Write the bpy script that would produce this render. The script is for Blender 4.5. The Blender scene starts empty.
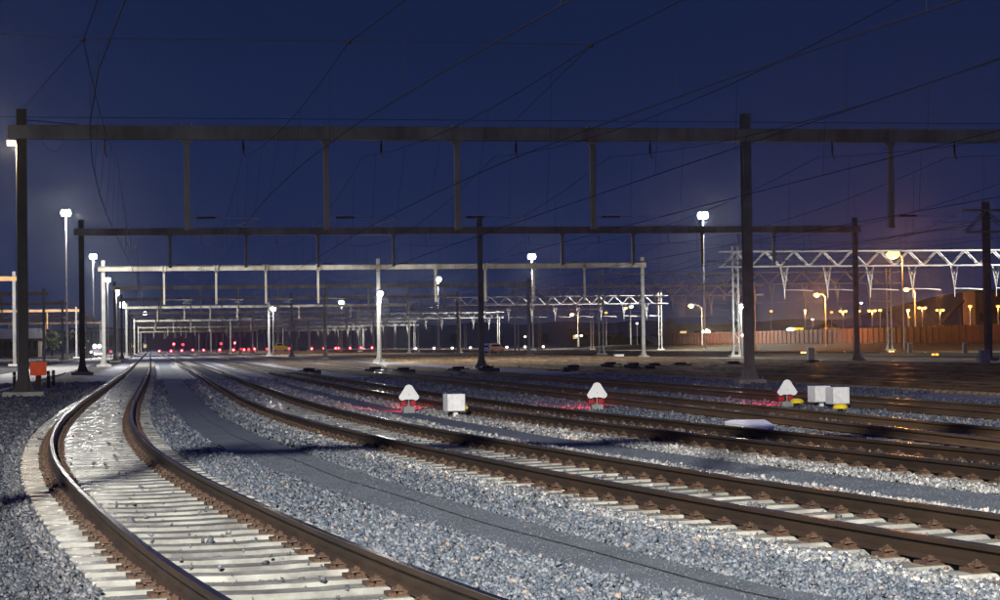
import bpy, math, random
import numpy as np
from mathutils import Vector
random.seed(7); rng = np.random.default_rng(7)
S = bpy.context.scene
COL = S.collection
PI = math.pi

# ------------------------------------------------------------------ camera
FPX, CXP, CYP, ZC = 2000.0, 500.0, 300.0, 1.68
ROLL = math.atan(.0139); PITCH = math.atan(43.6*math.cos(ROLL)/FPX); YAW = math.atan(350/FPX)
FW = Vector((math.sin(YAW)*math.cos(PITCH), math.cos(YAW)*math.cos(PITCH), math.sin(PITCH)))
R0 = Vector((math.cos(YAW), -math.sin(YAW), 0)); U0 = R0.cross(FW)
RT = R0*math.cos(ROLL)-U0*math.sin(ROLL); UP = R0*math.sin(ROLL)+U0*math.cos(ROLL)
from mathutils import Matrix
cam = bpy.data.cameras.new('camera'); co = bpy.data.objects.new('camera', cam); COL.objects.link(co)
m = Matrix((RT, UP, -FW)).transposed().to_4x4(); m.translation = Vector((0, 0, ZC)); co.matrix_world = m
cam.sensor_width = 36; cam.lens = 36*FPX/1000; cam.clip_start = .1; cam.clip_end = 12000
S.camera = co
def at(x, y, Y):            # survey helper: picture direction + distance along the tracks -> place in the yard
    d = FW+RT*((x-CXP)/FPX)-UP*((y-CYP)/FPX); t = Y/d.y
    return Vector((d.x*t, Y, ZC+d.z*t))
def gnd(x, y, z=0.):
    d = FW+RT*((x-CXP)/FPX)-UP*((y-CYP)/FPX); t = (z-ZC)/d.z
    return Vector((d.x*t, d.y*t, z))

# ------------------------------------------------------------------ world: blue hour sky
W = bpy.data.worlds.new('World'); S.world = W; W.use_nodes = True
nt = W.node_tree; nt.nodes.clear(); N = nt.nodes; L = nt.links
def nn(t, **k):
    n = N.new(t)
    for a, b in k.items(): setattr(n, a, b)
    return n
out = nn('ShaderNodeOutputWorld'); bg = nn('ShaderNodeBackground'); L.new(bg.outputs[0], out.inputs[0])
tc = nn('ShaderNodeTexCoord'); sp = nn('ShaderNodeSeparateXYZ'); L.new(tc.outputs['Generated'], sp.inputs[0])
r = nn('ShaderNodeValToRGB'); L.new(sp.outputs['Z'], r.inputs[0]); e = r.color_ramp.elements
e[0].position = 0; e[0].color = (.015, .023, .068, 1); e[1].position = 1; e[1].color = (.009, .013, .045, 1)
for p, c in ((.03, (.0125, .0235, .088)), (.07, (.0110, .0215, .080)), (.15, (.0092, .0180, .066)), (.35, (.0080, .0150, .058))):
    q = e.new(p); q.color = (*c, 1)
dt = nn('ShaderNodeVectorMath', operation='DOT_PRODUCT'); L.new(tc.outputs['Generated'], dt.inputs[0])
dt.inputs[1].default_value = Vector((.47, .88, -.02)).normalized()
mr = nn('ShaderNodeMapRange'); mr.inputs[1].default_value = .965; mr.inputs[2].default_value = 1.0; mr.inputs[3].default_value = 0; mr.inputs[4].default_value = .12
L.new(dt.outputs['Value'], mr.inputs[0])
mx = nn('ShaderNodeMixRGB'); L.new(mr.outputs[0], mx.inputs[0]); L.new(r.outputs[0], mx.inputs[1]); mx.inputs[2].default_value = (.024, .019, .038, 1)
nz = nn('ShaderNodeTexNoise'); nz.inputs['Scale'].default_value = 3; nz.inputs['Detail'].default_value = 4
mp = nn('ShaderNodeMapping'); mp.inputs['Scale'].default_value = (1, 1, 4); L.new(tc.outputs['Generated'], mp.inputs[0]); L.new(mp.outputs[0], nz.inputs[0])
m2 = nn('ShaderNodeMapRange'); m2.inputs[3].default_value = .84; m2.inputs[4].default_value = 1.16; L.new(nz.outputs[0], m2.inputs[0])
vm = nn('ShaderNodeVectorMath', operation='SCALE'); L.new(mx.outputs[0], vm.inputs[0]); L.new(m2.outputs[0], vm.inputs['Scale'])
L.new(vm.outputs[0], bg.inputs[0]); bg.inputs[1].default_value = .86
S.view_settings.view_transform = 'Standard'; S.view_settings.look = 'None'
S.view_settings.exposure = 0; S.view_settings.gamma = 1; S.view_settings.use_curve_mapping = False
S.cycles.use_denoising = True
S.cycles.max_bounces = 5; S.cycles.diffuse_bounces = 2; S.cycles.glossy_bounces = 3; S.cycles.transmission_bounces = 3
S.cycles.sample_clamp_indirect = 3
sun = bpy.data.lights.new('blue_fill', 'SUN'); sun.energy = .55; sun.color = (.20, .23, 1.0); sun.angle = math.radians(70)
so = bpy.data.objects.new('blue_fill', sun); COL.objects.link(so); so.rotation_euler = (math.radians(-25), math.radians(10), 0)   # added blue fill lamp, lifts the shadows beyond what the sky gives
FLOOD_W = 150000     # one high flood-light mast
FLOOD_COL = (1.0, 0.965, 0.90)
SODIUM = (1.0, .36, .07)
HALO_HAZE = .00011

# ------------------------------------------------------------------ materials
MATS = {}
def mat(name, col, rough=.7, metal=0., var=.25, scale=3., bump=0., bscale=30., col2=None, emit=None, es=0., spec=.5, stretch=None):
    mm = bpy.data.materials.new(name); mm.use_nodes = True; t = mm.node_tree; b = t.nodes['Principled BSDF']
    b.inputs['Roughness'].default_value = rough; b.inputs['Metallic'].default_value = metal
    b.inputs['Specular IOR Level'].default_value = spec
    g = t.nodes.new('ShaderNodeNewGeometry'); src = g.outputs['Position']
    if stretch:
        ma = t.nodes.new('ShaderNodeMapping'); ma.inputs['Scale'].default_value = stretch; t.links.new(src, ma.inputs[0]); src = ma.outputs[0]
    n = t.nodes.new('ShaderNodeTexNoise'); n.inputs['Scale'].default_value = scale; n.inputs['Detail'].default_value = 6; n.inputs['Roughness'].default_value = .65
    t.links.new(src, n.inputs[0])
    r = t.nodes.new('ShaderNodeValToRGB'); t.links.new(n.outputs[0], r.inputs[0])
    c2 = col2 or tuple(c*(1-var) for c in col)
    r.color_ramp.elements[0].position = .35; r.color_ramp.elements[0].color = (*c2, 1)
    r.color_ramp.elements[1].position = .65; r.color_ramp.elements[1].color = (*[min(1, c*(1+var*.5)) for c in col], 1)
    t.links.new(r.outputs[0], b.inputs['Base Color'])
    if bump:
        n2 = t.nodes.new('ShaderNodeTexNoise'); n2.inputs['Scale'].default_value = bscale; n2.inputs['Detail'].default_value = 4; t.links.new(src, n2.inputs[0])
        bp = t.nodes.new('ShaderNodeBump'); bp.inputs['Strength'].default_value = bump; bp.inputs['Distance'].default_value = .02
        t.links.new(n2.outputs[0], bp.inputs['Height']); t.links.new(bp.outputs[0], b.inputs['Normal'])
    if emit:
        b.inputs['Emission Color'].default_value = (*emit, 1); b.inputs['Emission Strength'].default_value = es
        mm.cycles.emission_sampling = 'NONE'
    MATS[name] = mm; return mm
mat('galvanised_steel', (.38, .38, .36), .5, .25, .22, 1.2, .05, 20)
mat('beam_paint', (.37, .355, .30), .55, .1, .3, .8, .1, 30, col2=(.22, .19, .15), stretch=(1, 1, .35))
mat('shaded_steel', (.21, .205, .21), .6, .15, .3, 1.2)  # darker copy of the mast steel, lack of light put into the colour
mat('deep_shaded_steel', (.035, .033, .036), .65, .1, .3, 1.2)  # left-hand masts darker still, their shade put into the colour
mat('sodium_tinted_beam', (.40, .22, .08), .6, 0, .3, 1)  # left portals: the orange of sodium light put into the beam colour
mat('dark_steel', (.13, .12, .115), .6, .2, .3, 2)
mat('rust', (.070, .036, .019), .72, .0, .5, 6, .5, 60, col2=(.045, .024, .013))
mat('rail_rust', (.040, .0235, .013), .6, .15, .4, 2.5, .3, 40, col2=(.024, .015, .010), stretch=(1, .3, 1))
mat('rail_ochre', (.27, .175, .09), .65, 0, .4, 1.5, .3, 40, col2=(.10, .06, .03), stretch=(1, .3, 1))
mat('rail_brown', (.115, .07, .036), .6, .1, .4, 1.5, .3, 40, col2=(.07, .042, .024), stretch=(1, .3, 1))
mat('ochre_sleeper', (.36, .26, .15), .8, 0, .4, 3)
mat('rail_shine', (.45, .42, .38), .24, 1., .35, 3, .04, 30, stretch=(3, .15, 1))
mat('sleeper_concrete', (.34, .34, .30), .20, 0, .26, 2.2, .14, 45, col2=(.16, .155, .14), spec=.8)
mat('old_sleeper', (.20, .17, .13), .7, 0, .4, 4, .4, 40)
mat('concrete', (.42, .41, .38), .8, 0, .3, 2, .4, 25)
mat('porcelain', (.07, .045, .035), .3, 0, .2, 3)
mat('wire', (.007, .007, .008), .85, 0, .1, 1)
mat('path_grit', (.095, .112, .13), .9, 0, .25, 1.2, .8, 150)
mat('old_asphalt', (.14, .135, .13), .8, 0, .4, .7)
mat('kerb_concrete', (.35, .34, .32), .85, 0, .3, 3)
mat('white_enamel', (.95, .95, .95), .35, 0, .05, 4)
mat('white_case', (.92, .91, .92), .45, 0, .16, 9)
mat('red_case', (.42, .02, .03), .4, 0, .2, 5)
mat('grey_case', (.30, .31, .30), .6, 0, .2, 6)
mat('yellow_case', (.85, .62, .02), .4, 0, .12, 6)
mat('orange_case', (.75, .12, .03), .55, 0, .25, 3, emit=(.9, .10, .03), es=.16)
mat('black_rubber', (.02, .02, .022), .6, 0, .3, 4)
mat('flood_glass', (1, 1, 1), .3, emit=(1, 1.0, .86), es=14)
mat('pole_flood_cool', (1, 1, 1), .3, emit=(.86, 1, .98), es=9)
mat('sodium_glass', (1, .8, .4), .3, emit=(1, .56, .12), es=4.5)
mat('sodium_dim', (1, .8, .4), .3, emit=(1, .44, .06), es=2.4)
mat('warm_glass', (1, .9, .7), .3, emit=(1, .80, .50), es=5)
mat('red_glass', (1, .1, .1), .3, emit=(1, .09, .13), es=2.0)
mat('red_core', (1, .3, .3), .3, emit=(1, .50, .52), es=5)
mat('white_glow', (1, 1, 1), .3, emit=(1, .93, .85), es=2.2)
mat('fence_wood', (.10, .038, .021), .8, 0, .4, 1.5)
mat('brick', (.15, .08, .05), .85, 0, .35, .6)
mat('roof_sheet', (.035, .035, .035), .6, 0, .2, .4)
mat('facade', (.13, .115, .09), .8, 0, .2, .4)
mat('window_lit', (.9, .8, .5), .4, emit=(1, .72, .35), es=.8)
mat('van_paint', (.30, .42, .75), .3, .1, .06, 3)
mat('car_paint', (.05, .05, .06), .3, .2, .06, 3)
mat('car_glass', (.015, .017, .022), .1, 0, .1, 3)
mat('machine_yellow', (.75, .50, .03), .45, 0, .15, 2)
mat('leaf', (.022, .03, .016), .8, 0, .5, 2)
mat('bark', (.09, .07, .05), .9, 0, .4, 6)
mat('hill_earth', (.05, .044, .038), 1, 0, .4, .02)
mat('bank_weeds', (.03, .027, .017), 1, 0, .6, .6, .8, 8, spec=.05)
mat('far_wood', (.025, .032, .04), 1, 0, .4, .05)

def vary_by_object(name, lo, hi):
    t = MATS[name].node_tree; b = t.nodes['Principled BSDF']; src = b.inputs['Base Color'].links[0].from_socket
    oi = t.nodes.new('ShaderNodeObjectInfo'); mr = t.nodes.new('ShaderNodeMapRange'); mr.inputs[3].default_value = lo; mr.inputs[4].default_value = hi
    v = t.nodes.new('ShaderNodeVectorMath'); v.operation = 'SCALE'; t.links.new(oi.outputs['Random'], mr.inputs[0]); t.links.new(mr.outputs[0], v.inputs['Scale'])
    t.links.new(src, v.inputs[0]); t.links.new(v.outputs[0], b.inputs['Base Color'])
vary_by_object('sleeper_concrete', .78, 1.12); vary_by_object('old_sleeper', .6, 1.3)
def ground_material():
    mm = bpy.data.materials.new('ballast_ground'); mm.use_nodes = True; t = mm.node_tree; b = t.nodes['Principled BSDF']; LK = t.links.new
    b.inputs['Roughness'].default_value = .9; b.inputs['Specular IOR Level'].default_value = .08
    def nd(k, **kw):
        q = t.nodes.new(k)
        for a, v in kw.items(): setattr(q, a, v)
        return q
    g = nd('ShaderNodeNewGeometry'); P = g.outputs['Position']
    s = nd('ShaderNodeSeparateXYZ'); LK(P, s.inputs[0])
    v = nd('ShaderNodeTexVoronoi'); v.inputs['Scale'].default_value = 17; LK(P, v.inputs['Vector'])
    rc = nd('ShaderNodeSeparateColor'); LK(v.outputs['Color'], rc.inputs[0])
    cr = nd('ShaderNodeValToRGB'); LK(rc.outputs[0], cr.inputs[0]); cr.color_ramp.elements[0].color = (.12, .13, .15, 1); cr.color_ramp.elements[1].color = (.40, .40, .41, 1)
    q = cr.color_ramp.elements.new(.5); q.color = (.23, .24, .265, 1)
    big = nd('ShaderNodeTexNoise'); big.inputs['Scale'].default_value = .35; big.inputs['Detail'].default_value = 7; LK(P, big.inputs[0])
    bm_ = nd('ShaderNodeMapRange'); bm_.inputs[1].default_value = .3; bm_.inputs[2].default_value = .7; bm_.inputs[3].default_value = .68; bm_.inputs[4].default_value = 1.2; LK(big.outputs[0], bm_.inputs[0])
    sc = nd('ShaderNodeVectorMath', operation='SCALE'); LK(cr.outputs[0], sc.inputs[0]); LK(bm_.outputs[0], sc.inputs['Scale'])
    col = sc.outputs[0]
    # wobble the zone borders
    wn = nd('ShaderNodeTexNoise'); wn.inputs['Scale'].default_value = .25; LK(P, wn.inputs[0])
    wm = nd('ShaderNodeMath', operation='MULTIPLY_ADD'); LK(wn.outputs[0], wm.inputs[0]); wm.inputs[1].default_value = 1.6; LK(s.outputs['X'], wm.inputs[2])
    X = wm.outputs[0]
    def zone(x0, x1, c1, c2, nscale, soft=.5):
        nonlocal col
        a = nd('ShaderNodeMapRange'); a.inputs[1].default_value = x0+.8-soft; a.inputs[2].default_value = x0+.8+soft; LK(X, a.inputs[0])
        d = nd('ShaderNodeMapRange'); d.inputs[1].default_value = x1+.8-soft; d.inputs[2].default_value = x1+.8+soft; d.inputs[3].default_value = 1; d.inputs[4].default_value = 0; LK(X, d.inputs[0])
        mu = nd('ShaderNodeMath', operation='MULTIPLY'); LK(a.outputs[0], mu.inputs[0]); LK(d.outputs[0], mu.inputs[1])
        n = nd('ShaderNodeTexNoise'); n.inputs['Scale'].default_value = nscale; n.inputs['Detail'].default_value = 8; n.inputs['Roughness'].default_value = .7; LK(P, n.inputs[0])
        rr = nd('ShaderNodeValToRGB'); LK(n.outputs[0], rr.inputs[0]); rr.color_ramp.elements[0].position = .38; rr.color_ramp.elements[1].position = .62
        rr.color_ramp.elements[0].color = (*c1, 1); rr.color_ramp.elements[1].color = (*c2, 1)
        mi = nd('ShaderNodeMixRGB'); LK(mu.outputs[0], mi.inputs[0]); LK(col, mi.inputs[1]); LK(rr.outputs[0], mi.inputs[2]); col = mi.outputs[0]
    zone(-60, -3.6, (.018, .018, .022), (.050, .046, .050), 3)
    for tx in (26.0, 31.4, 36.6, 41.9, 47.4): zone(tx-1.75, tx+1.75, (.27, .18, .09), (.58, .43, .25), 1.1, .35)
    zone(50, 56.5, (.35, .36, .36), (.60, .60, .58), 5)
    zone(57, 122, (.018, .018, .013), (.055, .045, .027), .8, 1)
    zone(122, 3000, (.03, .03, .03), (.07, .06, .05), .3, 1)
    LK(col, b.inputs['Base Color'])
    bp = nd('ShaderNodeBump'); bp.inputs['Strength'].default_value = 1; bp.inputs['Distance'].default_value = .03
    LK(v.outputs['Distance'], bp.inputs['Height']); bp.invert = True
    LK(bp.outputs[0], b.inputs['Normal'])
    return mm
GROUND = ground_material()
def stone_material(name, dark, mid, light, warm):
    mm = bpy.data.materials.new(name); mm.use_nodes = True; t = mm.node_tree; b = t.nodes['Principled BSDF']
    b.inputs['Roughness'].default_value = .62; b.inputs['Specular IOR Level'].default_value = .4
    a = t.nodes.new('ShaderNodeAttribute'); a.attribute_name = 'shade'
    r = t.nodes.new('ShaderNodeValToRGB'); t.links.new(a.outputs['Fac'], r.inputs[0]); e = r.color_ramp.elements
    e[0].color = (*dark, 1); e[1].position = .93; e[1].color = (*light, 1); q = e.new(.55); q.color = (*mid, 1); q = e.new(1.); q.color = (*warm, 1)
    n = t.nodes.new('ShaderNodeTexNoise'); n.inputs['Scale'].default_value = 55; n.inputs['Detail'].default_value = 4
    g = t.nodes.new('ShaderNodeNewGeometry'); t.links.new(g.outputs['Position'], n.inputs[0])
    mr = t.nodes.new('ShaderNodeMapRange'); mr.inputs[3].default_value = .6; mr.inputs[4].default_value = 1.4; t.links.new(n.outputs[0], mr.inputs[0])
    s = t.nodes.new('ShaderNodeVectorMath'); s.operation = 'SCALE'; t.links.new(r.outputs[0], s.inputs[0]); t.links.new(mr.outputs[0], s.inputs['Scale'])
    t.links.new(s.outputs[0], b.inputs['Base Color']); MATS[name] = mm
stone_material('ballast_stone', (.052, .064, .080), (.105, .124, .147), (.205, .22, .24), (.27, .20, .15))
stone_material('pale_stone', (.15, .155, .155), (.26, .265, .255), (.46, .45, .42), (.68, .55, .44))
stone_material('grit_stone', (.065, .078, .095), (.10, .118, .137), (.15, .17, .19), (.2, .17, .14))
stone_material('rusty_stone', (.045, .030, .020), (.12, .082, .050), (.26, .20, .14), (.34, .30, .26))
stone_material('darkest_stone', (.022, .026, .032), (.050, .056, .066), (.11, .115, .125), (.15, .12, .10))  # darkest stones, scattered left of the first track
stone_material('dark_stone', (.05, .055, .06), (.10, .105, .115), (.18, .18, .19), (.2, .17, .14))

# ------------------------------------------------------------------ mesh helpers
class MB:
    def __init__(s): s.v = []; s.f = []
    def add(s, vs, fs):
        o = len(s.v); s.v += [tuple(p) for p in vs]; s.f += [tuple(i+o for i in f) for f in fs]; return s
    def box(s, x0, x1, y0, y1, z0, z1):
        return s.add([(x0,y0,z0),(x1,y0,z0),(x1,y1,z0),(x0,y1,z0),(x0,y0,z1),(x1,y0,z1),(x1,y1,z1),(x0,y1,z1)],
            [(0,3,2,1),(4,5,6,7),(0,1,5,4),(1,2,6,5),(2,3,7,6),(3,0,4,7)])
    def frustum(s, c, a, b, z0, z1, a2, b2):   # tapering block
        x, y = c
        return s.add([(x-a,y-b,z0),(x+a,y-b,z0),(x+a,y+b,z0),(x-a,y+b,z0),(x-a2,y-b2,z1),(x+a2,y-b2,z1),(x+a2,y+b2,z1),(x-a2,y+b2,z1)],
            [(0,3,2,1),(4,5,6,7),(0,1,5,4),(1,2,6,5),(2,3,7,6),(3,0,4,7)])
    def tube(s, pts, rad, n=6, cap=True):
        pts = [Vector(p) for p in pts]; rads = rad if isinstance(rad, (list, tuple)) else [rad]*len(pts)
        o = len(s.v)
        for i, p in enumerate(pts):
            d = (pts[min(i+1, len(pts)-1)]-pts[max(i-1, 0)]).normalized()
            h = Vector((0, 0, 1)) if abs(d.z) < .9 else Vector((1, 0, 0))
            a = d.cross(h).normalized(); b = a.cross(d).normalized()
            for k in range(n):
                t = 2*PI*k/n; s.v.append(tuple(p+(a*math.cos(t)+b*math.sin(t))*rads[i]))
        for i in range(len(pts)-1):
            for k in range(n):
                k2 = (k+1) % n; s.f.append((o+i*n+k, o+i*n+k2, o+(i+1)*n+k2, o+(i+1)*n+k))
        if cap:
            s.f.append(tuple(o+k for k in range(n))[::-1]); s.f.append(tuple(o+(len(pts)-1)*n+k for k in range(n)))
        return s
    def bar(s, p, q, w, h=None):    # square bar
        return s.tube([p, q], (w/2)*1.3, 4)
    def lathe(s, c, prof, n=16):    # prof: (r,z)
        o = len(s.v)
        for r, z in prof:
            for k in range(n): t = 2*PI*k/n; s.v.append((c[0]+r*math.cos(t), c[1]+r*math.sin(t), c[2]+z))
        for i in range(len(prof)-1):
            for k in range(n):
                k2 = (k+1) % n; s.f.append((o+i*n+k, o+i*n+k2, o+(i+1)*n+k2, o+(i+1)*n+k))
        s.f.append(tuple(o+k for k in range(n))[::-1]); s.f.append(tuple(o+(len(prof)-1)*n+k for k in range(n)))
        return s
    def ball(s, c, r, n=12, sz=1.):
        return s.lathe(c, [(max(.002, r*math.sin(PI*i/8)), -r*sz*math.cos(PI*i/8)) for i in range(9)], n)
    def prism_y(s, prof, y0, y1):   # outline in (x,z), extruded along y
        n = len(prof); vs = [(x, y0, z) for x, z in prof]+[(x, y1, z) for x, z in prof]
        return s.add(vs, [tuple(range(n)), tuple(range(2*n-1, n-1, -1))]+[(i, n+i, n+(i+1) % n, (i+1) % n) for i in range(n)])
    def prism_x(s, prof, x0, x1):   # outline in (y,z)
        n = len(prof); vs = [(x0, y, z) for y, z in prof]+[(x1, y, z) for y, z in prof]
        return s.add(vs, [tuple(range(n-1, -1, -1)), tuple(range(n, 2*n))]+[(i, (i+1) % n, n+(i+1) % n, n+i) for i in range(n)])
    def prism_z(s, prof, z0, z1):
        n = len(prof); vs = [(x, y, z0) for x, y in prof]+[(x, y, z1) for x, y in prof]
        return s.add(vs, [tuple(range(n-1, -1, -1)), tuple(range(n, 2*n))]+[(i, (i+1) % n, n+(i+1) % n, n+i) for i in range(n)])
    def mesh(s, name, m):
        me = bpy.data.meshes.new(name); me.from_pydata(s.v, [], s.f); me.materials.append(MATS[m] if isinstance(m, str) else m)
        return me
    def build(s, name, m, parent=None, loc=None, bevel=0., smooth=False):
        o = bpy.data.objects.new(name, s.mesh(name, m)); COL.objects.link(o); o.parent = parent
        if loc is not None: o.location = loc
        if smooth:
            for p in o.data.polygons: p.use_smooth = True
        if bevel:
            md = o.modifiers.new('bevel', 'BEVEL'); md.width = bevel; md.segments = 2; md.limit_method = 'ANGLE'
        return o
def tag(o, label=None, cat=None, group=None, kind=None):
    if label: o['label'] = label
    if cat: o['category'] = cat
    if group: o['group'] = group
    if kind: o['kind'] = kind
    return o
def thing(name, label, cat, loc=(0, 0, 0), rz=0., group=None):
    o = bpy.data.objects.new(name, None); COL.objects.link(o); o.location = loc; o.rotation_euler = (0, 0, rz); o.empty_display_size = .2
    return tag(o, label, cat, group)
def copyo(o, parent=None, loc=None):
    c = o.copy(); COL.objects.link(c); c.parent = parent
    if loc is not None: c.location = loc
    return c
def copy_tree(o, parent=None):
    kids = [k for k in ALLKIDS(o)]
    c = o.copy(); COL.objects.link(c); c.parent = parent
    for k in kids: copy_tree(k, c)
    return c
def ALLKIDS(o): return list(o.children)
ORD = ['nearest', 'second', 'third', 'fourth', 'fifth', 'sixth', 'seventh', 'eighth', 'ninth', 'tenth', 'eleventh', 'twelfth', 'thirteenth', 'fourteenth', 'fifteenth', 'sixteenth', 'seventeenth', 'eighteenth', 'nineteenth', 'twentieth']
CNT = ['first'] + ORD[1:] + ['twenty-first', 'twenty-second', 'twenty-third', 'twenty-fourth', 'twenty-fifth', 'twenty-sixth', 'twenty-seventh', 'twenty-eighth', 'twenty-ninth', 'thirtieth']

# ------------------------------------------------------------------ ground
TRA = [(-6, 5.9), (0, 3.9), (4, 2.75), (8, 1.88), (12.2, 1.13), (14.7, .78), (18.3, .36), (22, -.03), (25.5, -.36), (29, -.62), (34, -.90), (41, -1.13), (48, -1.22), (60, -1.25), (82, -1.12), (143, -.85), (220, -.8), (1500, -.8)]
TRB = [(-6, 12.4), (0, 10.3), (4, 9.1), (8, 8.0), (13, 6.75), (16, 6.25), (20, 5.72), (24, 5.27), (28.6, 4.84), (33, 4.45), (39, 4.0), (49, 3.60), (60, 3.45), (84, 3.48), (110, 3.6), (150, 3.8), (220, 3.85), (1500, 3.85)]
TRC = [(-6, 15.5), (4, 13.1), (12, 11.7), (21.5, 10.5), (24.5, 10.2), (27.3, 9.88), (31, 9.5), (36, 9.1), (42, 8.68), (47, 8.38), (60, 8.08), (72, 8.0), (95, 8.05), (150, 8.2), (220, 8.3), (1500, 8.3)]
def smooth_curve(pts):
    Y = np.arange(-6, 300, .5); X = np.interp(Y, [p[0] for p in pts], [p[1] for p in pts])
    k = np.hanning(17); k /= k.sum()
    for _ in range(2):
        Xp = np.concatenate([2*X[0]-X[1:9][::-1], X, 2*X[-1]-X[-9:-1][::-1]]); X = np.convolve(Xp, k, 'valid')
    return lambda y: float(np.interp(y, Y, X))
CA, CB, CC = smooth_curve(TRA), smooth_curve(TRB), smooth_curve(TRC)
def const(x): return lambda y: x
CD, CE = const(13.05), const(17.6)
def tag_struct(o): return tag(o, kind='structure')
gb = MB()
# one sheet: graded rows so that it reaches the horizon
gx = [-4000, -1200, -400, -150, -60]+[x for x in range(-30, 131, 10)]+[200, 400, 1200, 4000]
gy = [-400, -100]+[y for y in range(-40, 401, 20)]+[600, 1000, 2000, 6000]
gb.v = [(x, y, -.075) for y in gy for x in gx]
nx = len(gx); gb.f = [(j*nx+i, j*nx+i+1, (j+1)*nx+i+1, (j+1)*nx+i) for j in range(len(gy)-1) for i in range(nx-1)]
tag_struct(gb.build('ground', GROUND))

def strip(name, left, right, ys, z, m, thick=.0):
    b = MB(); n = len(ys)
    b.v = [(left(y), y, z) for y in ys]+[(right(y), y, z) for y in ys]
    b.f = [(i, n+i, n+i+1, i+1) for i in range(n-1)]
    return tag_struct(b.build(name, m))
def itp(*pts):
    return lambda y: float(np.interp(y, [p[0] for p in pts], [p[1] for p in pts]))
P1L = itp((4, 5.6), (8, 4.6), (12.9, 3.55), (15.4, 3.10), (17.2, 2.85), (19.4, 2.55), (23.4, 2.05), (30, 1.45), (36, 1.05), (45, .75), (60, .55), (100, .6), (220, .8))
P1R = itp((4, 7.6), (8, 5.9), (13.6, 4.22), (15.6, 3.95), (18, 3.66), (21.8, 3.25), (25.4, 2.92), (31.5, 2.5), (38, 2.1), (50, 1.7), (70, 1.65), (220, 1.9))
P2L = itp((4, 11.2), (12, 9.4), (18.6, 8.15), (24.6, 7.42), (32, 6.6), (40, 6.1), (60, 5.6), (220, 5.8))
P2R = itp((4, 12.3), (12, 10.4), (20.7, 9.02), (27.1, 8.15), (36, 7.2), (48, 6.6), (80, 6.2), (220, 6.4))
YS = [4+i*.8 for i in range(0, 120)]+[100+i*10 for i in range(13)]
strip('footpath', P1L, P1R, YS, -.038, 'path_grit')
strip('footpath', P2L, P2R, YS, -.038, 'path_grit')
strip('service_road', lambda y: -10.5-(y-80)*.004, const(-6.3), [76, 90, 120, 200, 400, 900], -.06, 'old_asphalt')
kb = MB(); kb.box(-6.3, -6.1, 78, 150, -.08, .03); tag_struct(kb.build('kerb', 'kerb_concrete'))
mb = MB()   # low bank under the fence
mb.prism_y([(108, -.1), (121, .9), (128, .9), (140, -.1)], 100, 520)
tag_struct(mb.build('bank', 'bank_weeds'))

# ------------------------------------------------------------------ tracks
RP = [(-.07, 0), (.07, 0), (.07, .012), (.012, .03), (.011, .115), (.036, .128), (.036, .158), (.028, .165), (-.028, .165), (-.036, .158), (-.036, .128), (-.011, .115), (-.012, .03), (-.07, .012)]
def frame(fn, y):
    d = Vector((fn(y+.25)-fn(y-.25), .5, 0)).normalized(); return Vector((fn(y), y, 0)), Vector((d.y, -d.x, 0)), d
def sweep(fn, off, ys, prof, z):
    b = MB(); n = len(prof)
    for y in ys:
        p, nrm, _ = frame(fn, y)
        for (u, h) in prof: q = p+nrm*(off+u); b.v.append((q.x, q.y, z+h))
    for i in range(len(ys)-1):
        for k in range(n): k2 = (k+1) % n; b.f.append((i*n+k, i*n+k2, (i+1)*n+k2, (i+1)*n+k))
    b.f.append(tuple(range(n))[::-1]); b.f.append(tuple((len(ys)-1)*n+k for k in range(n)))
    return b
sl = MB()   # prestressed sleeper: sloping shoulders, lower middle
sx = [(-1.26, .115, .17), (-1.24, -0.0, .0)]
def sleeper_mesh(name, m, w=.15, full=True):
    b = MB(); xs = [-1.27, -1.20, -.42, -.25, .25, .42, 1.20, 1.27]; zt = [-.035, 0, .0, -.007, -.007, .0, 0, -.035]
    for x, z in zip(xs, zt):
        b.v += [(x, -w, -.20), (x, -w, z-.035), (x, -w*.88, z), (x, w*.88, z), (x, w, z-.035), (x, w, -.20)]
    for i in range(len(xs)-1):
        for k in range(6): k2 = (k+1) % 6; b.f.append((i*6+k, (i+1)*6+k, (i+1)*6+k2, i*6+k2))
    b.f += [tuple(range(6)), tuple(range(47, 41, -1))]
    return b.mesh(name, m)
def clip_builder():
    b = MB()
    b.box(-.19, .19, -.085, .085, -.003, .016)
    for s in (-1, 1):
        b.box(s*.075-.03+s*.02, s*.075+.03+s*.02, -.06, .06, .014, .034)
        b.box(s*.115-.022, s*.115+.022, -.022, .022, .03, .075)        # nut
        b.tube([(s*.115, 0, .06), (s*.115, 0, .085)], .012, 6)
        b.tube([(s*.06, -.05, .03), (s*.10, -.055, .05), (s*.155, -.045, .045), (s*.16, 0, .03), (s*.155, .045, .045), (s*.10, .055, .05), (s*.06, .05, .03)], .011, 5)
    b.box(-.20, -.15, -.10, .10, -.003, .03); b.box(.15, .20, -.10, .10, -.003, .03)
    return b
SLP = {'ochre': sleeper_mesh('sleeper', 'ochre_sleeper', .13), 'new': sleeper_mesh('sleeper', 'sleeper_concrete'), 'old': sleeper_mesh('sleeper', 'old_sleeper', .13)}
CLIP = clip_builder().mesh('rail_fastening', 'rust')
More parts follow.
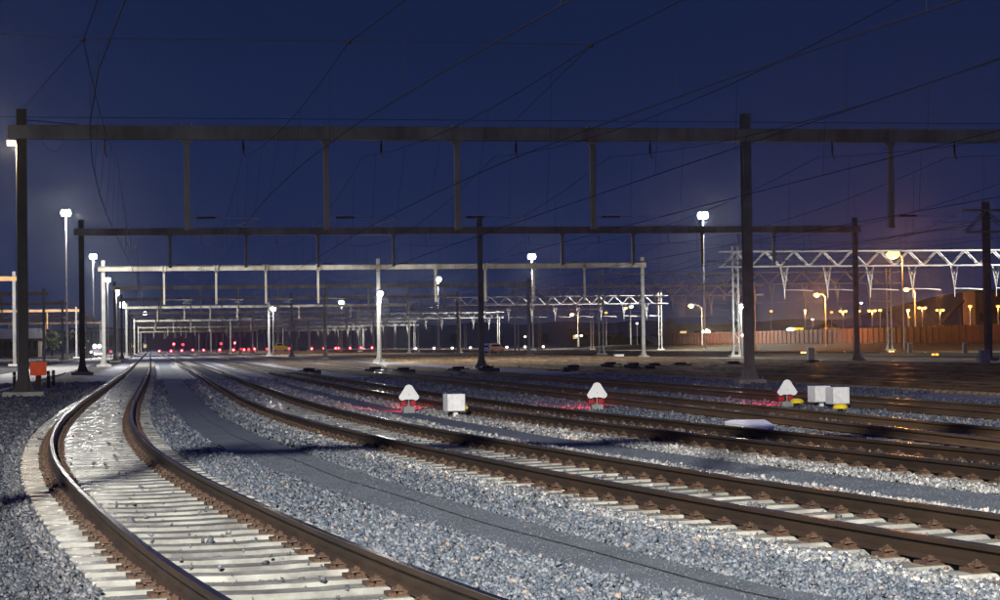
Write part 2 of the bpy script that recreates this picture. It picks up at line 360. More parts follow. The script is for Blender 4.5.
def railway(name_label, fn, y0, y1, n_single, kind, group, clips=True, y_many=200, spacing=.6, rmat='rail_rust'):
    root = thing('railway_track', name_label, 'railway track', (0, 0, 0), 0, group)
    ys = []; y = y0
    while y < min(y1, 110): ys.append(y); y += .6
    while y < y1: ys.append(y); y += 8 if y < 300 else 60
    ys.append(y1)
    for s in (-1, 1):
        r_ = sweep(fn, s*.7525, ys, RP, .014).build('rail', rmat, root)
        t_ = sweep(fn, s*.7525-s*.004, ys, [(-.026, 0), (.026, 0), (.026, .003), (-.026, .003)], .1795).build('running_surface', 'rail_shine', r_)
    y = y0+.3; i = 0; far = MB()
    smv = [v.co.copy() for v in SLP[kind].vertices]; smf = [tuple(p.vertices) for p in SLP[kind].polygons]
    cmv = [v.co.copy() for v in CLIP.vertices]; cmf = [tuple(p.vertices) for p in CLIP.polygons]; fc = MB()
    while y < y_many:
        p, nrm, d = frame(fn, y); rz = math.atan2(nrm.y, nrm.x)+random.gauss(0, .004)
        near = y > 9.5 or n_single == 0
        if near and i < n_single:
            o = bpy.data.objects.new('sleeper', SLP[kind]); COL.objects.link(o); o.parent = root; o.location = (p.x, p.y, random.uniform(-.006, .004)); o.rotation_euler = (0, 0, rz)
            if clips:
                for s in (-1, 1):
                    c = bpy.data.objects.new('rail_fastening', CLIP); COL.objects.link(c); c.parent = o; c.location = (s*.7525+random.gauss(0, .004), random.gauss(0, .006), .0); c.rotation_euler = (0, 0, random.gauss(0, .05)); c.scale = (1, 1, random.uniform(.8, 1.08))
            i += 1
        else:
            c_, s_ = math.cos(rz), math.sin(rz)
            far.add([(p.x+v.x*c_-v.y*s_, p.y+v.x*s_+v.y*c_, v.z) for v in smv], smf)
            if y < 125 and clips:
                for s in (-1, 1): fc.add([(p.x+(v.x+s*.7525)*c_-v.y*s_, p.y+(v.x+s*.7525)*s_+v.y*c_, v.z) for v in cmv], cmf)
        y += spacing*math.sqrt(1-(nrm.y)**2)
    o = far.build('sleepers', {'new': 'sleeper_concrete', 'old': 'old_sleeper', 'ochre': 'ochre_sleeper'}[kind], root); o['kind'] = 'stuff'
    if fc.v: o = fc.build('rail_fastenings', 'rust', root); o['kind'] = 'stuff'
    return root
TG = 'parallel railway tracks of the yard'
railway('curving leftmost track with pale concrete sleepers, running closest past the camera', CA, -5, 1450, 100, 'new', TG, y_many=260)
railway('second track from the left, curving away beyond the grit footpath', CB, -5, 1450, 100, 'new', TG, y_many=260)
railway('third track from the left, rusty rails passing just behind the dark grit strip', CC, -5, 1450, 60, 'old', TG, y_many=200)
railway('straight rusty fourth track passing just before the white triangular signals and cases at right', CD, 8, 1450, 60, 'old', TG, clips=False, y_many=200, rmat='rail_brown')
railway('straight fifth track running behind the twin white cases', CE, 8, 1450, 40, 'old', TG, clips=False, y_many=200, rmat='rail_brown')
for x, w in ((26.0, 'first'), (31.4, 'second'), (36.6, 'third'), (41.9, 'fourth'), (47.4, 'fifth')):
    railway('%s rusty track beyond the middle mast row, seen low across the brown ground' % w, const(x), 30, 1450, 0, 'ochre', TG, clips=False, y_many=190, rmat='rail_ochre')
for x, w in ((64, 'first'), (68.8, 'second'), (73.6, 'third'), (78.4, 'fourth')):
    railway('%s dark track under the white truss portals at right' % w, const(x), 100, 1450, 0, 'old', TG, clips=False, y_many=101)

# ------------------------------------------------------------------ ballast stones (stuff)
def ico():
    t = (1+5**.5)/2
    v = np.array([(-1,t,0),(1,t,0),(-1,-t,0),(1,-t,0),(0,-1,t),(0,1,t),(0,-1,-t),(0,1,-t),(t,0,-1),(t,0,1),(-t,0,-1),(-t,0,1)], float); v /= np.linalg.norm(v[0])
    f = np.array([(0,11,5),(0,5,1),(0,1,7),(0,7,10),(0,10,11),(1,5,9),(5,11,4),(11,10,2),(10,7,6),(7,1,8),(3,9,4),(3,4,2),(3,2,6),(3,6,8),(3,8,9),(4,9,5),(2,4,11),(6,2,10),(8,6,7),(9,8,1)])
    return v, f
def cubo():
    v = np.array([(-1,-1,-1),(1,-1,-1),(1,1,-1),(-1,1,-1),(-1,-1,1),(1,-1,1),(1,1,1),(-1,1,1)], float)*.62
    f = np.array([(0,2,1),(0,3,2),(4,5,6),(4,6,7),(0,1,5),(0,5,4),(1,2,6),(1,6,5),(2,3,7),(2,7,6),(3,0,4),(3,4,7)])
    return v, f
def stones(name, pts, size, mname, base):
    n = len(pts)
    if n == 0: return
    bv, bf = base; nv = len(bv)
    V = np.repeat(bv[None], n, 0)*(1+rng.normal(0, .24, (n, nv, 1)))+rng.normal(0, .16, (n, nv, 3))
    V *= np.stack([rng.uniform(.8, 1.35, n), rng.uniform(.65, 1.1, n), rng.uniform(.5, .9, n)], 1)[:, None, :]
    q = rng.normal(size=(n, 4)); q /= np.linalg.norm(q, axis=1)[:, None]; w, x, y, z = q.T
    M = np.stack([1-2*(y*y+z*z), 2*(x*y-z*w), 2*(x*z+y*w), 2*(x*y+z*w), 1-2*(x*x+z*z), 2*(y*z-x*w), 2*(x*z-y*w), 2*(y*z+x*w), 1-2*(x*x+y*y)], 1).reshape(n, 3, 3)
    V = np.einsum('nij,nkj->nki', M, V)*size[:, None, None]+pts[:, None, :]
    F = (bf[None]+(np.arange(n)*nv)[:, None, None]).reshape(-1, 3)
    me = bpy.data.meshes.new(name); me.vertices.add(n*nv); me.vertices.foreach_set('co', V.astype(np.float32).ravel())
    me.loops.add(F.size); me.loops.foreach_set('vertex_index', F.astype(np.int32).ravel())
    me.polygons.add(len(F)); me.polygons.foreach_set('loop_start', np.arange(0, F.size, 3, dtype=np.int32))
    me.update(calc_edges=True)
    a = me.attributes.new('shade', 'FLOAT', 'POINT'); a.data.foreach_set('value', np.repeat(rng.uniform(0, 1, n).astype(np.float32), nv))
    me.materials.append(MATS[mname]); o = bpy.data.objects.new(name, me); COL.objects.link(o); tag(o, kind='stuff'); return o
yy = np.arange(0, 130, .25)
TA, TB, TCc = (np.array([f(y) for y in yy]) for f in (CA, CB, CC))
PL1, PR1, PL2, PR2 = (np.array([f(y) for y in yy]) for f in (P1L, P1R, P2L, P2R))
def scatter(n, x0, x1, y0, y1):
    y = rng.uniform(y0, y1, n); x = rng.uniform(x0, x1, n)
    ang = x/(y+.01)
    k = (ang < .50) & (ang > -.16) ; return x[k], y[k]
def field(x, y):
    """surface height, keep probability, material class"""
    I = lambda a: np.interp(y, yy, a)
    da, db, dc = x-I(TA), x-I(TB), x-I(TCc); dd = x-13.05; de = x-17.6
    z = np.full(len(x), -.055); keep = np.ones(len(x)); cls = np.zeros(len(x), int)
    for d in (da, db, dc, dd, de):
        ad = np.abs(d)
        inside = ad < .68; between = (ad >= .68) & (ad < .84); outer = (ad >= .84) & (ad < 1.22); sh = (ad >= 1.22) & (ad < 2.0)
        z[inside] = -.070; z[outer] = -.055; keep[between] = .10; z[between] = -.05
        z[sh] = -.02-.02*((ad[sh]-1.22)/.8)
    keep[np.abs(da) < .68] = np.where(y[np.abs(da) < .68] > 26, .22, .55); keep[np.abs(db) < .68] = .8; z[np.abs(da) < .68] = np.where(y[np.abs(da) < .68] > 26, -.10, -.088); z[np.abs(db) < .68] = -.072
    oa = (np.abs(da) >= .84) & (np.abs(da) < 1.25); z[oa] = -.082
    for d in (dc, dd): 
        z[np.abs(d) < .66] = -.025
    on = (x > I(PL1)) & (x < I(PR1)); keep[on] = .0
    on2 = (x > I(PL2)) & (x < I(PR2)); keep[on2] = .0
    lip = ((x < I(PL1)) & (x > I(PL1)-.35)) | ((x > I(PR1)) & (x < I(PR1)+.35)); z[lip] += .015
    cls[da < -1.45] = 3; cls[np.abs(da) < .70] = 2; cls[(da > -1.45) & (da < -.8)] = 2
    cls[(x > I(PR2)) & (dc < -.8)] = 1; cls[(db > 1.3) & (x < I(PL2))] = 1; cls[(np.abs(db) < 1.6) & (rng.uniform(0, 1, len(x)) < .6)] = 1
    keep[x > 24.3] = 0
    for d in (dc, dd, de): cls[(np.abs(d) < 1.15) & (rng.uniform(0, 1, len(x)) < .8)] = 4
    for d in (da, db): cls[(np.abs(np.abs(d)-.76) < .22) & (rng.uniform(0, 1, len(x)) < .45)] = 4
    return z, keep, cls
for (n, x0, x1, y0, y1, s0, base, jit) in ((255000, -3.2, 11, 10.5, 20, .0188, ico(), .013), (280000, -5, 16, 20, 34, .0225, cubo(), .015), (150000, -8, 22, 34, 60, .036, cubo(), .02), (130000, -9, 30, 60, 105, .050, cubo(), .022)):
    x, y = scatter(n, x0, x1, y0, y1); z, keep, cls = field(x, y)
    k = rng.uniform(0, 1, len(x)) < keep; x, y, z, cls = x[k], y[k], z[k], cls[k]
    z = z+rng.normal(0, jit, len(x)); size = s0*np.exp(np.clip(rng.normal(0, .30, len(x)), -.7, .6))
    P = np.stack([x, y, z], 1)
    for c, mn in ((0, 'ballast_stone'), (1, 'pale_stone'), (2, 'dark_stone'), (3, 'darkest_stone'), (4, 'rusty_stone')):
        stones('ballast_stones', P[cls == c], size[cls == c], mn, base)
tag(MB().tube([((P1L(y)*.42+P1R(y)*.58)+.03*math.sin(y*.9), y, -.032) for y in np.arange(9, 60, .6)], .006, 6).build('ground_cable', 'black_rubber'), 'thin dark cable lying along the grit footpath between the first two tracks', 'cable')
# loose stones on sleepers and grit
x, y = scatter(1500, -3, 9, 10.5, 40); z, keep, cls = field(x, y)
sel = (np.abs(x-np.interp(y, yy, TA)) < .6) | (np.abs(x-np.interp(y, yy, TB)) < .6)
stones('loose_stones', np.stack([x, y, np.full(len(x), .008)], 1)[sel], .018*np.exp(rng.normal(0, .35, sel.sum())), 'dark_stone', ico())
gx_, gy_ = scatter(110000, -1, 12, 10.5, 34)
on = ((gx_ > np.interp(gy_, yy, PL1)) & (gx_ < np.interp(gy_, yy, PR1))) | ((gx_ > np.interp(gy_, yy, PL2)) & (gx_ < np.interp(gy_, yy, PR2)))
stones('path_chippings', np.stack([gx_, gy_, np.full(len(gx_), -.037)], 1)[on], .0060*np.exp(rng.normal(0, .35, on.sum())), 'grit_stone', cubo())

# ------------------------------------------------------------------ catenary portals
def mast_mb(x, z1, w=.34, d=.30):
    b = MB(); f = .028          # wide-flange section, flanges facing along the track
    b.box(x-w/2, x+w/2, -d/2, -d/2+f, .15, z1); b.box(x-w/2, x+w/2, d/2-f, d/2, .15, z1); b.box(x-.012, x+.012, -d/2+f, d/2-f, .15, z1)
    for zz in (2.5, 5, 7.5): b.box(x-w/2+.004, x+w/2-.004, -d/2+f, d/2-f, zz, zz+.02)
    return b
def gusset_mb(x, w=.34):
    b = MB()
    for s in (-1, 1):
        b.prism_y([(x+s*w/2, .18), (x+s*(w/2+.20), .18), (x+s*(w/2+.17), .26), (x+s*(w/2+.05), .62), (x+s*w/2, .98)], -.02, .02)
    b.box(x-w/2-.30, x+w/2+.30, -.32, .32, .15, .185)
    for sx_ in (-1, 1):
        for sy_ in (-1, 1): b.tube([(x+sx_*(w/2+.28), sy_*.24, .18), (x+sx_*(w/2+.28), sy_*.24, .27)], .028, 6)
    return b
def found_mb(x, w=.62, h=.16, d=.5):
    return MB().frustum((x, 0), w, d, -.25, h-.012, w-.02, d-.02)
def insulator_mb(x, z):
    b = MB(); b.tube([(x, 0, z), (x, 0, z-.10)], .03, 6)
    prof = []
    for i in range(5): prof += [(.035, -.12-i*.07), (.075, -.14-i*.07), (.04, -.165-i*.07)]
    b.lathe((x, 0, z), prof[::1], 8); b.tube([(x, 0, z-.46), (x+.06, 0, z-.60), (x+.10, 0, z-.66)], .022, 6)
    return b
def arm_mb(x, z, l):
    b = MB(); b.tube([(x, 0, z), (x+.25, 0, z+.01)], .025, 6); b.tube([(x+.95, 0, z+.02), (x+l, 0, z-.02)], .018, 6)
    b.tube([(x+l, 0, z-.02), (x+l-.9, .02, z-.30)], .012, 5); b.tube([(x+l-.9, .02, z-.30), (x+l, .0, z-.36)], .012, 5)
    return b
def arm_ins(x, z):
    b = MB(); 
    for i in range(6): b.tube([(x+.25+i*.115, 0, z+.01), (x+.25+i*.115+.07, 0, z+.013)], .062, 8)
    b.tube([(x+.24, 0, z+.01), (x+.96, 0, z+.02)], .03, 6); return b
SPAN = 64.3; PY = [75.4+SPAN*k for k in range(-1, 16)]     # index 0 stands just ahead of the camera, above the frame
BEAMZ = 9.7
DROPS = [1.4, 6.6, 11.6, 16.9, 29.0, 34.2, 39.3, 44.7]
STUBS = [-1.6, 3.5, 8.7, 13.9, 19.2, 26.6, 31.7, 36.8, 42.0, 47.4]
TRACKC = [-.9, 3.8, 8.3, 13.05, 17.6, 26.0, 31.4, 36.6, 41.9, 47.4]
CACHE = {}
def shared(key, fn, m, name):
    if key not in CACHE: CACHE[key] = fn().mesh(name, m)
    return CACHE[key]
def inst(name, me, parent):
    o = bpy.data.objects.new(name, me); COL.objects.link(o); o.parent = parent; return o
PLABEL = {0: 'grey box-beam catenary portal standing just past the camera', 1: 'large dark box-beam portal across the whole top of the picture',
          2: 'dark box-beam portal next behind the big one, ending at a mast right of centre', 3: 'brightly lit white box-beam portal, nearest of the pale ones'}
for k, Y in enumerate(PY):
    x1 = 51.3
    root = thing('catenary_portal', PLABEL.get(k, '%s box-beam catenary portal down the yard over the left group of tracks' % CNT[k-1 if k else 0]), 'catenary portal', (0, Y, 0), 0, 'box-beam portals over the tracks')
    full = k <= 7
    def beam():
        b = MB(); b.box(-5.1, x1, -.16, .16, BEAMZ-.23, BEAMZ+.23)
        b.box(-5.1, x1, -.20, .20, BEAMZ+.232, BEAMZ+.25); b.box(-5.1, x1, -.20, .20, BEAMZ-.25, BEAMZ-.232)
        for xx in [-2.0, 6.6, 17, 29, 39.3]:
            b.box(xx-.28, xx+.28, -.185, .185, BEAMZ-.21, BEAMZ+.21)
            for bx_ in (-.22, -.13, .13, .22):
                for bz_ in (-.15, -.05, .05, .15): b.box(xx+bx_-.014, xx+bx_+.014, -.205, .205, BEAMZ+bz_-.014, BEAMZ+bz_+.014)
        for xx in np.arange(-4, x1, 1.3): b.box(xx-.02, xx+.02, -.175, .175, BEAMZ-.229, BEAMZ+.229)
        return b
    inst('portal_beam', shared('beam', beam, 'beam_paint', 'portal_beam'), root)
    for j, mx_ in enumerate((-4.6, 23.05, 50.9)):
        wide = .36 if j < 2 else .34
        mo = inst('mast', shared(('mast', j, k % 3 == 0 and k > 0), lambda: mast_mb(mx_, 10.55, wide), 'galvanised_steel' if (k % 3 == 0 and k > 0) else ('deep_shaded_steel' if j == 0 else 'shaded_steel'), 'mast'), root)
        if full:
            inst('base_gusset', shared(('gus', j, k % 3 == 0 and k > 0), lambda: gusset_mb(mx_, wide), 'galvanised_steel' if (k % 3 == 0 and k > 0) else ('deep_shaded_steel' if j == 0 else 'shaded_steel'), 'base_gusset'), mo)
        inst('foundation', shared('fou%d' % j, lambda: found_mb(mx_, .75 if j == 0 else .56), 'concrete', 'foundation'), mo)
    zb = 6.05 if k in (1, 3, 5) else 7.2 if k in (2, 6) else 6.3
    if k == 0: zb = 7.0
    for j, dx in enumerate(DROPS):
        def drop():
            b = MB(); b.box(dx-.10, dx+.10, -.10, .10, zb, BEAMZ-.252)
            b.box(dx-.16, dx+.16, -.14, .14, BEAMZ-.40, BEAMZ-.255); b.box(dx-.13, dx+.13, -.13, .13, zb+.02, zb+.05)
            for s in (-1, 1): b.box(dx+s*.17-.03, dx+s*.17+.03, -.225, .225, BEAMZ-.30, BEAMZ+.33)
            return b
        d_ = inst('drop_tube', shared(('drop', j, zb), drop, 'beam_paint', 'drop_tube'), root)
        if full:
            L_ = 2.6
            a_ = inst('registration_arm', shared(('arm', j, zb), lambda: arm_mb(dx+.10, 6.52 if zb < 6.5 else zb+.2, L_), 'galvanised_steel', 'registration_arm'), root)
            inst('arm_insulator', shared(('ai', j, zb), lambda: arm_ins(dx+.10, 6.52 if zb < 6.5 else zb+.2), 'porcelain', 'arm_insulator'), a_)
    for j, dx in enumerate(STUBS):
        if k <= 9: inst('insulator', shared(('st', j), lambda: insulator_mb(dx, BEAMZ-.255), 'porcelain', 'insulator'), root)

# truss portals over the right hand group
def truss(b, x0, x1, z0, z1, step=3.2, d=.30, w=.10):
    for yy_ in (-d, d):
        b.box(x0, x1, yy_-w*.6, yy_+w*.6, z0-w*.7, z0+w*.7); b.box(x0, x1, yy_-w*.6, yy_+w*.6, z1-w*.7, z1+w*.7)
        n = int((x1-x0-.4)/step)
        for i in range(n):
            a = x0+.2+i*step
            b.bar((a, yy_, z0), (a+step/2, yy_, z1), w*.9); b.bar((a+step/2, yy_, z1), (a+step, yy_, z0), w*.9)
    n = int((x1-x0)/step)
    for i in range(n+1):
        a = min(x0+.2+i*step, x1-.1); b.bar((a, -d, z1), (a, d, z1), w*.7); b.bar((a, -d, z0), (a, d, z0), w*.7)
    return b
def lattice_mast(x, z1, w=.30):
    b = MB()
    for s in (-1, 1):
        for t in (-1, 1): b.box(x+s*w-.05, x+s*w+.05, t*.12-.04, t*.12+.04, .1, z1)
    z = .8; s = 1
    while z < z1-1:
        b.bar((x-w*s, 0, z), (x+w*s, 0, z+.9), .05); z += .9; s = -s
    b.box(x-w-.25, x+w+.25, -.3, .3, .10, .16)
    b.prism_y([(x-w-.05, .16), (x-w-.28, .16), (x-w-.05, .9)], -.03, .03); b.prism_y([(x+w+.05, .16), (x+w+.28, .16), (x+w+.05, .9)], -.03, .03)
    return b
def vdrop(x, z0, h=3.3, w=.42):
    b = MB(); zz = z0-.1
    for s in (-1, 1): b.bar((x+s*w, 0, zz), (x, 0, zz-h*.72), .085)
    b.bar((x-w, 0, zz), (x+w*.52, 0, zz-h*.33), .055); b.bar((x+w, 0, zz), (x-w*.52, 0, zz-h*.33), .055)
    b.bar((x-w*.52, 0, zz-h*.33), (x+w*.25, 0, zz-h*.55), .05); b.bar((x+w*.52, 0, zz-h*.33), (x-w*.25, 0, zz-h*.55), .05)
    b.bar((x-w*.5, 0, zz-h*.35), (x+w*.5, 0, zz-h*.35), .05)
    b.tube([(x, 0, zz-h*.70), (x, 0, zz-h)], .06, 6); return b
VD = [66.4+4.77*i for i in range(8)]
for k, Y in enumerate(PY):
    if k < 2: continue
    root = thing('truss_portal', '%s lattice truss portal with V-shaped hangers over the right tracks' % CNT[k-2].replace('first', 'nearest'), 'truss portal', (0, Y, 0), 0, 'truss portals at right')
    inst('truss_girder', shared('truss', lambda: truss(MB(), 59.3, 104.3, 9.45, 11.05), 'galvanised_steel', 'truss_girder'), root)
    for j, mx_ in enumerate((61.0, 102.6)):
        if k == 2 and j == 0: mo = inst('mast', shared('solid', lambda: mast_mb(61.1, 11.7, .5, .4), 'shaded_steel', 'mast'), root)
        else: mo = inst('mast', shared('lm%d' % j, lambda: lattice_mast(mx_, 11.6), 'galvanised_steel', 'mast'), root)
        inst('foundation', shared('lf%d' % j, lambda: found_mb(mx_, .75), 'concrete', 'foundation'), mo)
    for j, dx in enumerate(VD):
        inst('hanger', shared(('vd', j), lambda: vdrop(dx, 9.45), 'galvanised_steel', 'hanger'), root)
        if k <= 7: inst('steady_arm', shared(('sa', j), lambda: MB().tube([(dx, 0, 6.95), (dx+1.6, 0, 6.92)], .045, 6).tube([(dx+1.6, 0, 6.92), (dx+3.2, 0, 6.80)], .07, 6), 'galvanised_steel', 'steady_arm'), root)
        if k <= 7: inst('insulator', shared(('ti', j), lambda: MB().tube([(dx+2.4, 0, 9.4), (dx+2.4, 0, 8.7)], .05, 6), 'porcelain', 'insulator'), root)
# left hand group, partly behind the near mast
LEFTY = [230, 293, 355, 420, 485, 550, 620, 880]
for k, Y in enumerate(LEFTY):
    root = thing('catenary_portal', '%s box-beam portal reaching in from the left edge, left of the flood-light row' % ORD[k], 'catenary portal', (0, Y, 0), 0, 'portals at the left edge')
    inst('portal_beam', shared('lbeam', lambda: MB().box(-50, -14.2, -.16, .16, 9.45, 9.95).box(-50, -14.2, -.2, .2, 9.955, 9.98), 'sodium_tinted_beam', 'portal_beam'), root)
    for j, mx_ in enumerate((-15, -42)):
        mo = inst('mast', shared('lms%d' % j, lambda: mast_mb(mx_, 10.5, .36), 'shaded_steel', 'mast'), root)
        inst('foundation', shared('lfo%d' % j, lambda: found_mb(mx_, .7), 'concrete', 'foundation'), mo)
    for j, dx in enumerate((-20.8, -26.0, -31.2, -36.5)):
        inst('drop_tube', shared(('ld', j), lambda: MB().box(dx-.11, dx+.11, -.1, .1, 6.0, 9.44), 'sodium_tinted_beam', 'drop_tube'), root)

# ------------------------------------------------------------------ overhead wires
CEN = [CA, CB, CC, CD, CE]+[const(x) for x in TRACKC[5:]]
TN = ['curving leftmost track', 'second track from the left', 'third track from the left', 'fourth track from the left', 'fifth track from the left',
      'first track beyond the middle masts', 'second track beyond the middle masts', 'third track beyond the middle masts', 'fourth track beyond the middle masts', 'fifth track beyond the middle masts']
NODEY, NODEZ = 39.0, 7.62
for i, f in enumerate(CEN):
    root = thing('overhead_line', 'thin dark contact wire and messenger hung above the %s' % TN[i], 'overhead wire', (0, 0, 0), 0, 'overhead wires above the tracks')
    ys = [-3, 11.1, 18, 25, 31.5, 39, 47, 57, 66]+[75.4+j*SPAN/2 for j in range(24)]
    cx_at = lambda y: float(np.interp(y, ys, [f(q)+.12*math.cos(q*PI/SPAN) for q in ys]))
    cw = MB().tube([(cx_at(y), y, 6.0) for y in ys], .011, 5); cw.build('contact_wire', 'wire', root)
    pts = []; sup = []
    for k, Y in enumerate(PY[:12]):
        sup.append((f(Y), Y, 8.85))
        if k == 0 and i < 3: sup.append((f(NODEY)-(.15), NODEY, NODEZ))
    def zmes(t, z0, z1, L_): return z0+(z1-z0)*t-4*(L_*L_/64.3**2)*1.35*t*(1-t)
    for a, b_ in zip(sup[:-1], sup[1:]):
        Ln = b_[1]-a[1]; n = 16
        for j in range(n):
            t = j/n; pts.append((a[0]+(b_[0]-a[0])*t, a[1]+Ln*t, zmes(t, a[2], b_[2], Ln)))
        nd_ = max(2, int(Ln/7))
        for j in range(nd_):
            t = (j+.5)/nd_; y = a[1]+Ln*t
            if y < 330: MB().tube([(a[0]+(b_[0]-a[0])*t, y, zmes(t, a[2], b_[2], Ln)), (cx_at(y), y, 6.0)], .004, 4).build('dropper', 'wire', root)
    pts.append(sup[-1])
    MB().tube(pts, .009, 5).build('messenger_wire', 'wire', root)
# pull-off span across the curve
an = thing('anchor_mast', 'grey pull-off anchor mast outside the curve', 'mast', (-9.5, NODEY, 0))
mo = MB(); mo.box(-.15, .15, -.12, -.09, 0, 9); mo.box(-.15, .15, .09, .12, 0, 9); mo.box(-.01, .01, -.09, .09, 0, 9); mo.build('mast', 'galvanised_steel', an)
found_mb(0).build('foundation', 'concrete', an)
root = thing('pull_off_span', 'thin cross wire strung sideways high over the three curving tracks', 'overhead wire', (0, 0, 0))
nod = [(f(NODEY)-.15, NODEY, NODEZ) for f in (CA, CB, CC)]
MB().tube([(-9.4, NODEY, 8.0)]+[(x, y, z+.02) for x, y, z in nod], .009, 5).build('span_wire', 'wire', root)
MB().tube([nod[0], (-4.6, 75.4, 10.5)], .009, 5).build('guy_wire', 'wire', root)
MB().tube([nod[2], (11.6+2.0, 75.4, 9.95)], .009, 5).build('guy_wire', 'wire', root)
for n_ in nod: MB().ball(n_, .05, 8).build('clamp', 'wire', root)
root = thing('earth_wire', 'thin wire running just above the big near portal beam', 'overhead wire', (0, 75.4, 0))
MB().tube([(-9, 0, 10.28), (-4.6, 0, 10.26), (23.05, 0, 10.22), (52, 0, 10.2)], .010, 5).build('wire', 'wire', root)
MB().tube([(-4.4, 0, 10.15), (-2.6, 0, 10.0), (-2.55, 0, 9.9)], .016, 5).build('jumper', 'wire', root)
MB().tube([(-3.9, -.1, 9.45), (-3.7, -.1, 9.1), (-3.45, -.1, 8.98), (-3.2, -.1, 9.1), (-3.1, -.1, 9.45)], .008, 5).build('jumper', 'wire', root)
for j, (x, z) in enumerate(((-12.5, 9.2), (56.5, 9.6), (58.0, 10.2))):
    tag(MB().tube([(x, y_, z-1.0*4*(((y_-11) % SPAN)/SPAN)*(1-((y_-11) % SPAN)/SPAN)) for y_ in np.arange(11, 800, 6.43)], .013, 5).build('feeder_wire', 'wire'), ('sagging feeder cable running down the left edge of the yard', 'lower of two feeder cables running down the right side', 'upper of two feeder cables running down the right side')[j], 'overhead wire', 'feeder cables')

# ------------------------------------------------------------------ flood-light masts
def light(name, loc, energy, col, rad=.5, typ='POINT', parent=None):
    l = bpy.data.lights.new(name, typ); l.energy = energy; l.color = col; l.shadow_soft_size = rad
    o = bpy.data.objects.new(name, l); COL.objects.link(o); o.location = loc; o.parent = parent; return o
def flood_mast(x, y, h, label, power, s=1.0, sunk=0., cone=157, tilt=0, spill=22000, rad=.7):
    root = thing('floodlight_mast', label, 'floodlight', (x, y, sunk), 0, 'tall yard floodlights')
    MB().tube([(0, 0, -.2), (0, 0, h*.5), (0, 0, h)], [.22, .15, .09], 10).build('pole', 'galvanised_steel', root)
    MB().box(-.5, .5, -.5, .5, -.2, .18).build('foundation', 'concrete', root)
    MB().lathe((0, 0, h-.45), [(.5*s, 0), (.55*s, .05), (.5*s, .1)], 14).build('crown_ring', 'dark_steel', root)
    for k in range(6):
        a = k*PI/3+PI/6; ca, sa = math.cos(a), math.sin(a); c = Vector((ca*.48*s, sa*.48*s, h-.05))
        t = Vector((-sa, ca, 0)); u = Vector((ca*.35, sa*.35, .94)); o_ = Vector((ca, sa, -.36)).normalized()
        def blk(d0, d1, ww, hh):
            return [c+t*i*ww*s+u*j*hh*s+o_*d*s for d in (d0, d1) for (i, j) in ((-1, -1), (1, -1), (1, 1), (-1, 1))]
        F6 = [(0, 3, 2, 1), (4, 5, 6, 7), (0, 1, 5, 4), (1, 2, 6, 5), (2, 3, 7, 6), (3, 0, 4, 7)]
        hd = MB().add(blk(-.16, .02, .30, .38), F6).build('floodlight_head', 'dark_steel', root)
        MB().ball(tuple(c+o_*.12*s), .34*s, 12, 1.7).build('lens', 'flood_glass', hd)
    if power:
        light('floodlight_spill', (0, 0, h-.2), spill, FLOOD_COL, .9, parent=root)
        l = light('floodlight_lamp', (0, 0, h-1.1), power, FLOOD_COL, rad, 'SPOT', root)
        l.data.spot_size = math.radians(cone); l.data.spot_blend = .32; l.rotation_euler = (math.radians(tilt), 0, 0)
    return root
flood_mast(-15.7, -32, 30.0, 'tall floodlight mast behind the camera lighting the nearest tracks', 470000, cone=145, tilt=8, rad=.85)
for k, (Y, p) in enumerate(((195, 1), (388, .9), (571, .9), (764, .8), (960, .7), (1160, .6))):
    flood_mast(-15.6, Y, 27.7, ['tall floodlight mast just outside the left edge before the pale portal', 'tallest-looking white floodlight mast at far left', 'second white floodlight mast down the left row', 'third white floodlight mast down the left row', 'fourth white floodlight mast down the left row', 'fifth, faintest floodlight mast down the left row'][k], FLOOD_W*p*1.15, 1+k*.12, spill=12000 if k == 0 else 42000)
for k, (Y, p) in enumerate(((195, 1), (388, .9), (571, .9), (764, .8), (960, .7), (1160, .6))):
    flood_mast(109.5, Y, 26.9, ['tall floodlight mast outside the right edge by the truss portals', 'tallest white floodlight mast right of centre', 'second white floodlight mast of the right row, left of the tallest', 'third white floodlight mast of the right row', 'fourth white floodlight mast of the right row', 'fifth, smallest floodlight mast of the right row'][k], FLOOD_W*p*2.3, 1.05+k*.15, spill=30000)
# shorter post-top lamps seen down the yard
def yard_lamp(px, py, Y, label, m='flood_glass', size=.5, power=0., base=0., col=FLOOD_COL):
    p = at(px, py, Y); root = thing('yard_lamp', label, 'lamp post', (p.x, Y, base), 0, 'shorter yard lamps')
    h = p.z-base
    MB().tube([(0, 0, -.1), (0, 0, h)], [.08, .045], 8).build('pole', 'shaded_steel', root)
    hd = MB().lathe((0, 0, h), [(.08, -.05), (size*.9, .05), (size, .16), (size*.5, .30), (.05, .36)], 12).build('lamp_head', 'dark_steel', root)
    MB().ball((0, -.05, h-.12), size*.8, 10, .7).build('lens', m, hd)
    if power: light('yard_lamp_light', (0, -.5, h-.3), power, col, .3, parent=root)
yard_lamp(273, 308, 392, 'white lamp on a pale pole left of centre below the lit portal beam', size=.75, power=12000)
yard_lamp(145, 313, 800, 'small white lamp right of the left floodlight row', size=1.2)
yard_lamp(117.5, 290, 268, 'small yellowish lamp on a dark pole near the left row', 'warm_glass', .35)
yard_lamp(122, 306, 700, 'low white lamp beneath the left floodlight row', size=1.1)
yard_lamp(380, 293, 199, 'bright white lamp beside the tall pale mast', size=.36, power=3500)
yard_lamp(741, 306, 198, 'cool white lamp just left of the big right mast', 'pole_flood_cool', .26, power=4000)
yard_lamp(743, 334, 202.5, 'low yellowish-white lamp at the foot of the thin pale mast', 'warm_glass', .34)
yard_lamp(812.5, 319, 520, 'tiny cool white lamp beyond the fence at right', 'pole_flood_cool', .35)
